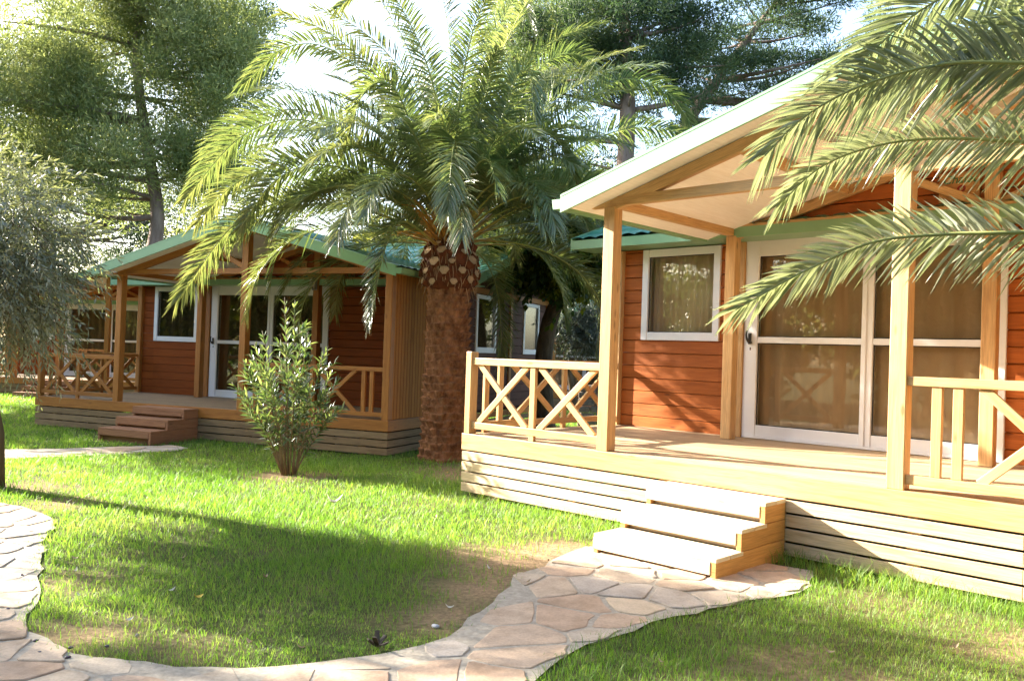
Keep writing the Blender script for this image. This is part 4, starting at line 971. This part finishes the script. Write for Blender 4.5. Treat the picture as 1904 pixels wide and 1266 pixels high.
tree('broadleaf_tree', 'dark broadleaf tree with a bent trunk and some yellow leaves beside the plum cabin wall', 'tree', (.72, 16.4, -.15),
     [(.72, 16.4, -.15), (.62, 16.4, 1.2), (.72, 16.4, 2.1), (1.0, 16.4, 2.9), (.9, 16.4, 3.8)], [.20, .17, .16, .11, .05],
     [(.55, 16.3, 3.75, 1.35, 1.3, 1.15), (1.5, 16.2, 3.6, .9, 1.0, 1.1), (-.3, 16.0, 3.1, .55, .7, .55)], 95, 280, .125, .085, M['mulberry'], M['bark'], None, .42, mode='sprig', branchr=.5)
tree('olive_tree', 'small grey green olive with a forked dark trunk, seen just left of the nearest porch', 'olive tree', (1.55, 20.6, -.15),
     [(1.55, 20.6, -.15), (1.5, 20.6, .6), (1.35, 20.6, 1.2), (1.2, 20.6, 1.9)], [.10, .085, .06, .03],
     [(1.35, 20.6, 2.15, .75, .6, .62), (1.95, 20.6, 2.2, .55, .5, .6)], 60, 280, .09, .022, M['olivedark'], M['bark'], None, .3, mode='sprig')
for i, (x, y, h, s) in enumerate([(-27, 33, 6, 3.4), (14, 40, 7, 4), (24, 36, 8, 4.5)]):
    tree('broadleaf_tree', ['dark tree mass far behind at the left edge of the garden', 'dark tree hidden mostly by the nearest cabin roof, farthest of the background', 'dark tree far behind the right end of the nearest cabin'][i], 'tree', (x, y, -.15),
         [(x, y, -.15), (x, y, h * .5), (x, y, h * .8)], [.3, .25, .1], [(x, y, h * .62, s, s * .7, h * .42)], 60, 240, .26, .14, M['mulberry'], M['bark'], None, 1.0)
cabin((-.6, 24.8, .33), .12, 'orange cabin glimpsed far behind between the other two, beyond the small olive tree', CE)
# rubble wall
mb = MB(); rg = random.Random(4)
for r_ in range(6):
    x = 1.5
    while x < 6.5:
        w_ = rg.uniform(.16, .38); h_ = .15; mb.obox((x + w_ / 2, 18.8 - .12 * (x - 1.5) + rg.uniform(-.02, .02), -.12 + r_ * .155 + h_ / 2), (1, -.12, 0), w_ / 2 - .008, (.12, 1, 0), .14, (0, 0, 1), h_ / 2 - rg.uniform(.0, .012)); x += w_
mw = mb.build('rubble_wall', M['rubble'], None, .02); tag(mw, 'low rough stone wall behind the side railing of the nearest cabin', 'stone wall')

# ------------------------------------------------------------ near olive on the left
def olive(base, blobs, n, label):
    root = empty('olive_tree', base); tag(root, label, 'olive tree'); b0 = np.array(base)
    mb = MB(); mb.tube([(0, 0, -.05), (.02, 0, .5), (-.05, -.05, 1.0), (0, -.1, 1.5)], [.17, .125, .11, .09], 12)
    P, d = in_blobs(blobs, n, .5); P = P - b0
    for i in range(26):
        c = Vector(P[i]); s = Vector((0, -.08, 1.1 + .4 * random.random())); mid = (s + c) / 2 + Vector((0, 0, .3)); pts = [s * (1 - t) ** 2 + mid * 2 * t * (1 - t) + c * t * t for t in [k / 7 for k in range(8)]]
        mb.tube(pts, [.035 * (1 - .85 * k / 7) for k in range(8)], 6)
    tw = np.array([[.15, -.1, -.35]]); D = d * .8 + tw + rng.normal(size=(n, 3)) * .45; ln = .28 + .25 * rng.random(n)
    for i in range(0, n, 3):
        o_ = Vector(P[i]); dd_ = Vector(unit(D)[i]); L_ = float(ln[i]); mb.tube([o_ + dd_ * L_ * t - Vector((0, 0, .3 * L_ * t * t)) for t in (0, .35, .7, 1)], [.0035, .003, .002, .0012], 4, cap=False)
    mb.build('trunk', M['bark'], root)
    V, Q, T = sprigs(P, D, ln, 24, .064, .0135, .95, .3); np_mesh('crown', V, Q, M['olive'], root, tone=T); return root
olive((-4.94, 8.1, G(-5, 8.1)), [(-4.62, 7.2, 2.32, .85, .8, .72), (-4.1, 6.9, 2.25, .45, .5, .60, 1.5), (-4.15, 7.0, 1.72, .38, .35, .32, 3.0), (-5.5, 7.2, 2.3, 1.0, .8, .75), (-5.1, 7.5, 2.0, .8, .7, .6)], 2300,
      'silvery olive tree whose branches hang in from the left edge in front of the cabins')

# ------------------------------------------------------------ oleander
root = empty('oleander_bush', (-2.55, 9.95, G(-2.55, 9.95))); tag(root, 'upright oleander bush with pointed leaves alone in the lawn before the shaded cabin', 'bush')
mb = MB(); VS = []; QS = []; TS = []; nv = 0
shoots = []
for i in range(23):
    az = i * gold; k = i / 22; h = 2.08 - 1.25 * k ** .75 + random.uniform(-.08, .12); r = .06 + .62 * math.sin(min(1, k * 1.5) * 1.45) * random.uniform(.75, 1.08)
    tip = Vector((math.cos(az) * r - .06, math.sin(az) * r, h)); b = Vector((math.cos(az) * .07, math.sin(az) * .07, 0)); mid = Vector((tip.x * .45, tip.y * .45, h * .55))
    pts = [b * (1 - t) ** 2 + mid * 2 * t * (1 - t) + tip * t * t for t in [q / 8 for q in range(9)]]
    mb.tube(pts, [.011 * (1 - .7 * q / 8) for q in range(9)], 6); shoots.append(pts)
    for s_ in range(2):
        q = random.randint(4, 6); o_ = pts[q]; d_ = Vector((math.cos(az + random.uniform(-1.2, 1.2)), math.sin(az + random.uniform(-1.2, 1.2)), .9)).normalized() * random.uniform(.18, .34)
        pp = [o_ + d_ * t for t in (0, .5, 1)]; mb.tube(pp, [.005, .004, .003], 5); shoots.append([o_] * 3 + [o_ + d_ * t for t in (.0, .2, .4, .6, .8, 1)])
mb.build('stems', M['twig'], root)
O = []; Dd = []; Lw = []
for pts in shoots:
    nn = 14 if len(pts) == 9 and pts[0] != pts[1] else 6
    for w_ in range(nn):
        t = .26 + .74 * (w_ / nn) if nn == 14 else .35 + .65 * w_ / nn; q = t * (len(pts) - 1); k = min(int(q), len(pts) - 2); p = pts[k].lerp(pts[k + 1], q - k); tg = (pts[k + 1] - pts[k]).normalized() if (pts[k + 1] - pts[k]).length > 0 else Vector((0, 0, 1))
        for j in range(3):
            a = tg.orthogonal().normalized(); a.rotate(Matrix.Rotation(j * 2.09 + w_ * 1.05 + random.uniform(-.3, .3), 3, tg)); sp_ = random.uniform(.5, 1.05) * (1.25 - .6 * t)
            O.append(p); Dd.append(tg * math.cos(sp_) + a * math.sin(sp_)); Lw.append(random.uniform(.10, .165) * (1 - .25 * (t > .93)))
O = np.array(O); Dd = unit(np.array(Dd)); Lw = np.array(Lw); n = len(O); nr = unit(np.array([0, 0, 1.0]) + rng.normal(size=(n, 3)) * .5); ws = unit(np.cross(Dd, nr)); nr = np.cross(ws, Dd)
VV = []
for qq, wq, dz in ((0, .12, 0), (.3, 1, .0), (.68, .8, .05), (1, .04, .15)):
    c = O + Dd * (Lw * qq)[:, None]; c[:, 2] -= dz * Lw; hw = (.0125 * wq) * np.ones((n, 1)); VV += [c + ws * hw + nr * hw * .45, c, c - ws * hw + nr * hw * .45]
V = np.stack(VV, 1).reshape(-1, 3); base = np.arange(n)[:, None] * 12
Q = np.concatenate([base + np.array(f) for a in (0, 3, 6) for f in ([a, a + 1, a + 4, a + 3], [a + 1, a + 2, a + 5, a + 4])])
np_mesh('leaves', V, Q, M['oleander'], root, tone=np.repeat(rng.random(n), 12))

# ------------------------------------------------------------ unseen planting: pines that shade the lawn, plus added light blockers
for i in range(6):
    y = 1.5 + i * 3.1; tree('blocker_shrub', ['first', 'second', 'third', 'fourth', 'fifth', 'sixth'][i] + ' added shrub from the near end, unseen at far left, blocking glass reflections', 'shrub', (-20.5 - .3 * (i % 2), y, -.05), [(-20.5 - .3 * (i % 2), y, -.05), (-20.5, y, 1), (-20.5, y, 3)], [.12, .1, .05], [(-20.5, y, 2.4, 1.7, 1.9, 2.4)], 45, 150, .3, .16, M['mulberry'], M['bark'], 'added unseen shrubs that block glass reflections', .8, tn=6)  # unseen shrubs added to keep bright horizon out of the window reflections
SH = [('pine_tree', -15.2, 18.0, 8, 3.0, 4.7, 2.5, 'shade pine far left of the middle cabin, outside the photo'),
      ('pine_tree', -12.5, 7.1, 8, 2.6, 5.2, 2.8, 'shade pine left of the near olive, outside the photo'),
      ('pine_tree', -15.5, 4.5, 11, 3.2, 6.5, 4.5, 'broad shade pine left of the stone path, outside the photo'),
      ('pine_tree', -21, 23, 12, 3.5, 8, 4.5, 'tall shade pine beyond the dark cabin at far left, outside the photo')]
for nm, x, y, h, r, zc, rz_, lb in SH:
    tree(nm, lb, 'pine tree', (x, y, -.05), [(x, y, -.05), (x + .1, y, h * .4), (x, y, h * .9)], [.28, .2, .08], [(x, y, zc, r, r, rz_)], 60 if x == -12.5 else 110, 170, .26, .06, M['pine'], M['pinebark'], 'trees around the garden outside the photo', .8, tn=8)
for i, (x, y, h, r) in enumerate([(-9, -7, 9, 4.0), (0, -12, 10, 4.8), (9, -9, 9, 4.2), (17, -2, 10, 4.5), (-17, -5, 10, 4.5), (22, 9, 11, 5), (-5, -10, 7, 4.2), (5, -11, 7, 4.4), (-13, -1.5, 6, 3.6), (-13, -8, 8, 4.2), (13, -6, 8, 4)]):  # unseen trees put in to cut sky light and darken glass reflections
    tree('broadleaf_tree', ['added unseen tree behind the photographer on the left', 'added unseen tree straight behind the photographer', 'added unseen tree behind the photographer on the right', 'added unseen tree far right of the near palm', 'added unseen tree far behind the photographer at the left', 'added unseen tree right of the nearest cabin', 'added unseen low tree behind the photographer, left of the straight one', 'added unseen low tree behind the photographer, right of the straight one', 'added unseen low tree beside the left path', 'added unseen low tree in the far corner behind the left path', 'added unseen low tree in the corner behind the near palm'][i], 'tree', (x, y, 0),
         [(x, y, 0), (x, y, h * .4), (x, y, h * .8)], [.3, .22, .1], [(x, y, h * .55, r, r, h * .45)], 90, 160, .42, .22, M['mulberry'] if i % 2 else M['pine'], M['bark'], 'trees around the garden outside the photo', 1.3, tn=8)

# ------------------------------------------------------------ lawn
def local(px, py, loc, w): dx, dy = px - loc[0], py - loc[1]; c, s_ = math.cos(w), math.sin(w); return c * dx + s_ * dy, -s_ * dx + c * dy
Ng = 700000
pr = rng.random(Ng); ylo, yhi, ex = 2.6, 24.0, .35
gy = (ylo ** ex + pr * (yhi ** ex - ylo ** ex)) ** (1 / ex); gx = (rng.random(Ng) * 2 - 1) * (.74 * gy + .9)
# clumping
cl = np.sin(gx * 5.1 + np.sin(gy * 3.7) * 2) * np.sin(gy * 4.3 + np.sin(gx * 2.9) * 2); c2 = np.sin(gx * 1.3 + 2 * np.sin(gy * .9)) * np.sin(gy * 1.7 + np.sin(gx * 1.1))
keep = rng.random(Ng) < np.clip(.80 + .25 * cl + .15 * c2, 0, 1)
jx, jy = gx + rng.normal(size=Ng) * .035, gy + rng.normal(size=Ng) * .035
for poly in (PATH_A, PATH_B, PATH_C): keep &= ~inpoly(jx, jy, poly)
for loc, w_, L_ in (((-.4614, 8.7233), -.7605, 6.8), ((-8.4186, 15.1711), -.3911, 7.2), ((-15.3, 23.2), -.10, 7.2)):
    lx, ly = local(gx, gy, loc, w_); keep &= ~((lx > -.02) & (lx < L_) & (ly > -.02) & (ly < 7))
def spot(x, y, r, k=1.0):
    global keep
    d = np.hypot(gx - x, gy - y) / r + .35 * np.sin(gx * 9 + 2 * np.sin(gy * 7)) * np.sin(gy * 8); keep &= rng.random(Ng) > k * np.clip(1.25 - d, 0, 1)
for q in SPOTS: spot(*q)
gx, gy = gx[keep], gy[keep]; n = len(gx)
h = (.020 + .030 * rng.random(n) + .03 * (rng.random(n) > .93)) * (1 + .25 * np.sin(gx * 2.1) * np.sin(gy * 1.9)) * np.clip(gy / 5, .85, 1.3)
la, lb = local(gx, gy, (-.4614, 8.7233), -.7605); h *= 1 + .8 * ((lb > -.35) & (lb < 0) & (la > 3.4))
wd = .0031 * np.maximum(1, gy / 5.0) * (.7 + .6 * rng.random(n)); az = rng.random(n) * 6.283; le = h * (.25 + .65 * rng.random(n))
P = np.stack([gx, gy, gz(gx, gy) - .004], 1); dx = np.stack([np.cos(az), np.sin(az), 0 * az], 1); fa = az + rng.normal(size=n) * .6; sdv = np.stack([-np.sin(fa), np.cos(fa), 0 * fa], 1)
m1 = P + dx * (le * .3)[:, None]; m1[:, 2] += h * .6; m2 = P + dx * le[:, None]; m2[:, 2] += h
W_ = wd[:, None] * .5; VV = [P - sdv * W_, P + sdv * W_, m1 + sdv * W_ * .8, m1 - sdv * W_ * .8, m2 + sdv * W_ * .12, m2 - sdv * W_ * .12]
V = np.stack(VV, 1).reshape(-1, 3); b = np.arange(n)[:, None] * 6; Q = np.concatenate([b + np.array([0, 1, 2, 3]), b + np.array([3, 2, 4, 5])])
dry = np.clip(.35 + .3 * np.sin(gx * 1.7 + 1) * np.sin(gy * 1.2) , 0, 1); tone = np.clip(rng.random(n) * .65 + .35 * dry * rng.random(n) * 1.6 + .35 * (rng.random(n) > .93), 0, 1)
o = np_mesh('grass', V, Q, M['grass'], None, tone=np.repeat(tone, 6)); tag(o, 'short bright green lawn grass between the paths and the cabins', 'grass', kind='stuff')

# ------------------------------------------------------------ litter on the lawn and path edges
def leaf_mesh(w, l, curl):
    mb = MB(); n = 6; V = []; F = []
    for i in range(n + 1):
        t = i / n; hw = w * math.sin(math.pi * min(1, t * .93 + .04)) ** .8; z = .006 + curl * (t - .5) ** 2 * l * 2
        V += [(l * (t - .5), -hw, z + curl * .35 * hw * 2), (l * (t - .5), 0, z), (l * (t - .5), hw, z + curl * .35 * hw * 2)]
    for i in range(n): a = 3 * i; F += [(a, a + 1, a + 4, a + 3), (a + 1, a + 2, a + 5, a + 4)]
    mb.add(V, F); return mb
M['dry1'] = plain('dry_leaf_tan', (.42, .30, .17), .6, .3, .25, 40); M['dry2'] = plain('dry_leaf_pale', (.62, .56, .46), .6, .3, .15, 40); M['dry3'] = plain('dry_leaf_dark', (.06, .045, .03), .7, .3, .3, 40); M['dry4'] = plain('yellow_leaf', (.6, .42, .06), .5, .3, .15, 40)
protos = {}
spots = [(-2.05, 4.2, 0), (-1.9, 4.35, 1), (-2.2, 4.55, 0), (-1.75, 4.1, 1), (-1.55, 4.2, 0), (-2.35, 4.75, 1), (-1.2, 4.1, 0), (-.95, 4.05, 0), (-2.6, 5.2, 1), (-2.75, 5.5, 0), (-3.2, 6.4, 0), (-1.9, 4.9, 1), (-2.1, 5.6, 0), (-1.45, 5.2, 0), (-.3, 4.75, 1), (.15, 5.3, 0), (.3, 5.9, 0), (-.1, 5.6, 1), (-.6, 7.3, 0), (-1.2, 8.2, 0), (-.35, 6.6, 0), (-.25, 9.4, 3), (-.75, 10.6, 3), (-1.0, 10.9, 0), (-.5, 10.2, 0), (-2.3, 9.1, 0), (-3.4, 8.4, 1), (1.6, 4.2, 0), (2.3, 4.35, 0), (.75, 4.0, 0), (1.1, 3.7, 1), (-3.9, 7.2, 1), (-1.7, 4.75, 3), (-4.1, 7.5, 0)]
for i, (x, y, k) in enumerate(spots):
    if k not in protos:
        o = leaf_mesh(.013 + .004 * (k == 3), .075, .8).build('fallen_leaf', [M['dry1'], M['dry2'], M['dry3'], M['dry4']][k]); protos[k] = o
    else: o = protos[k].copy(); COL.objects.link(o)
    o.location = (x, y, G(x, y) + .022 + .01 * random.random()); o.rotation_euler = (random.uniform(-.4, .4), random.uniform(-.3, .3), random.uniform(0, 6.28)); f_ = random.uniform(.5, .85); o.scale = (f_, f_, f_)
    zone = 'beside the right hand path below the nearest skirting' if x > .6 else 'near the palm trunk' if y > 9 else 'along the left path' if x < -2.7 else 'at the lower left corner of the lawn' if x < -1.8 and y < 5 else 'at the bottom edge of the lawn' if y < 4.6 and x < -.8 else 'in bare soil beside the path bend' if x > -.45 and y < 7 else 'in the open middle of the lawn'
    kd = ['tan', 'pale', '', 'yellow'][k]; tag(o, 'small ' + kd + ' fallen leaf ' + zone, 'leaf', kd + ' fallen leaves ' + zone)
o = leaf_mesh(.022, .14, 1.2).build('fallen_leaf', M['dry2']); o.location = (-1.55, 7.65, G(-1.55, 7.65) + .05); o.rotation_euler = (.2, .1, .3); tag(o, 'long white leaf lying in the sunlit middle of the lawn', 'leaf')
mb = MB()
for i in range(7): a = i * .9; mb.beam((0, 0, .01), (math.cos(a) * .05, math.sin(a) * .05, .03 + .02 * (i % 3)), .022, .006)
o = mb.build('leaf_clump', M['dry3']); o.location = (-.6, 4.15, G(-.6, 4.15) + .01); tag(o, 'crumpled black dead leaf at the lawn edge beside the path', 'leaf')
import bmesh
def pebble(x, y, r, mat, name, lb, cat, grp=None):
    bm = bmesh.new(); bmesh.ops.create_icosphere(bm, subdivisions=2, radius=r)
    for v in bm.verts: v.co.x *= 1.3; v.co.z *= .55; v.co += v.normal * random.uniform(-.08, .08) * r
    me = bpy.data.meshes.new(name); bm.to_mesh(me); bm.free(); me.polygons.foreach_set('use_smooth', [True] * len(me.polygons))
    o = linkmesh(name, me, mat); o.location = (x, y, G(x, y) + r * .4 + (.012 if grp else 0)); o.rotation_euler.z = random.random() * 3; tag(o, lb, cat, grp); return o
M['pebble'] = plain('pebble_grey', (.42, .41, .42), .6, .3, .15, 30); M['olivefruit'] = plain('olive_fruit', (.05, .03, .045), .3, .5, .3, 30)
pebble(-.35, 4.5, .02, M['pebble'], 'pebble', 'flat grey pebble in the bare soil beside the path bend', 'pebble')
pebble(3.72, 4.62, .045, M['pebble'], 'pebble', 'pale round stone against the skirting near the right edge', 'pebble')
for x, y in [(-2.0, 3.98), (-2.1, 3.9), (-1.95, 3.86), (-1.85, 4.02), (-3.05, 5.0), (-2.9, 5.15), (-2.2, 4.05), (-3.3, 6.1), (-2.6, 4.5)]: pebble(x, y, .011, M['olivefruit'], 'fallen_olive', 'tiny dark fallen olive on the stone path at left', 'olive', 'fallen olives')
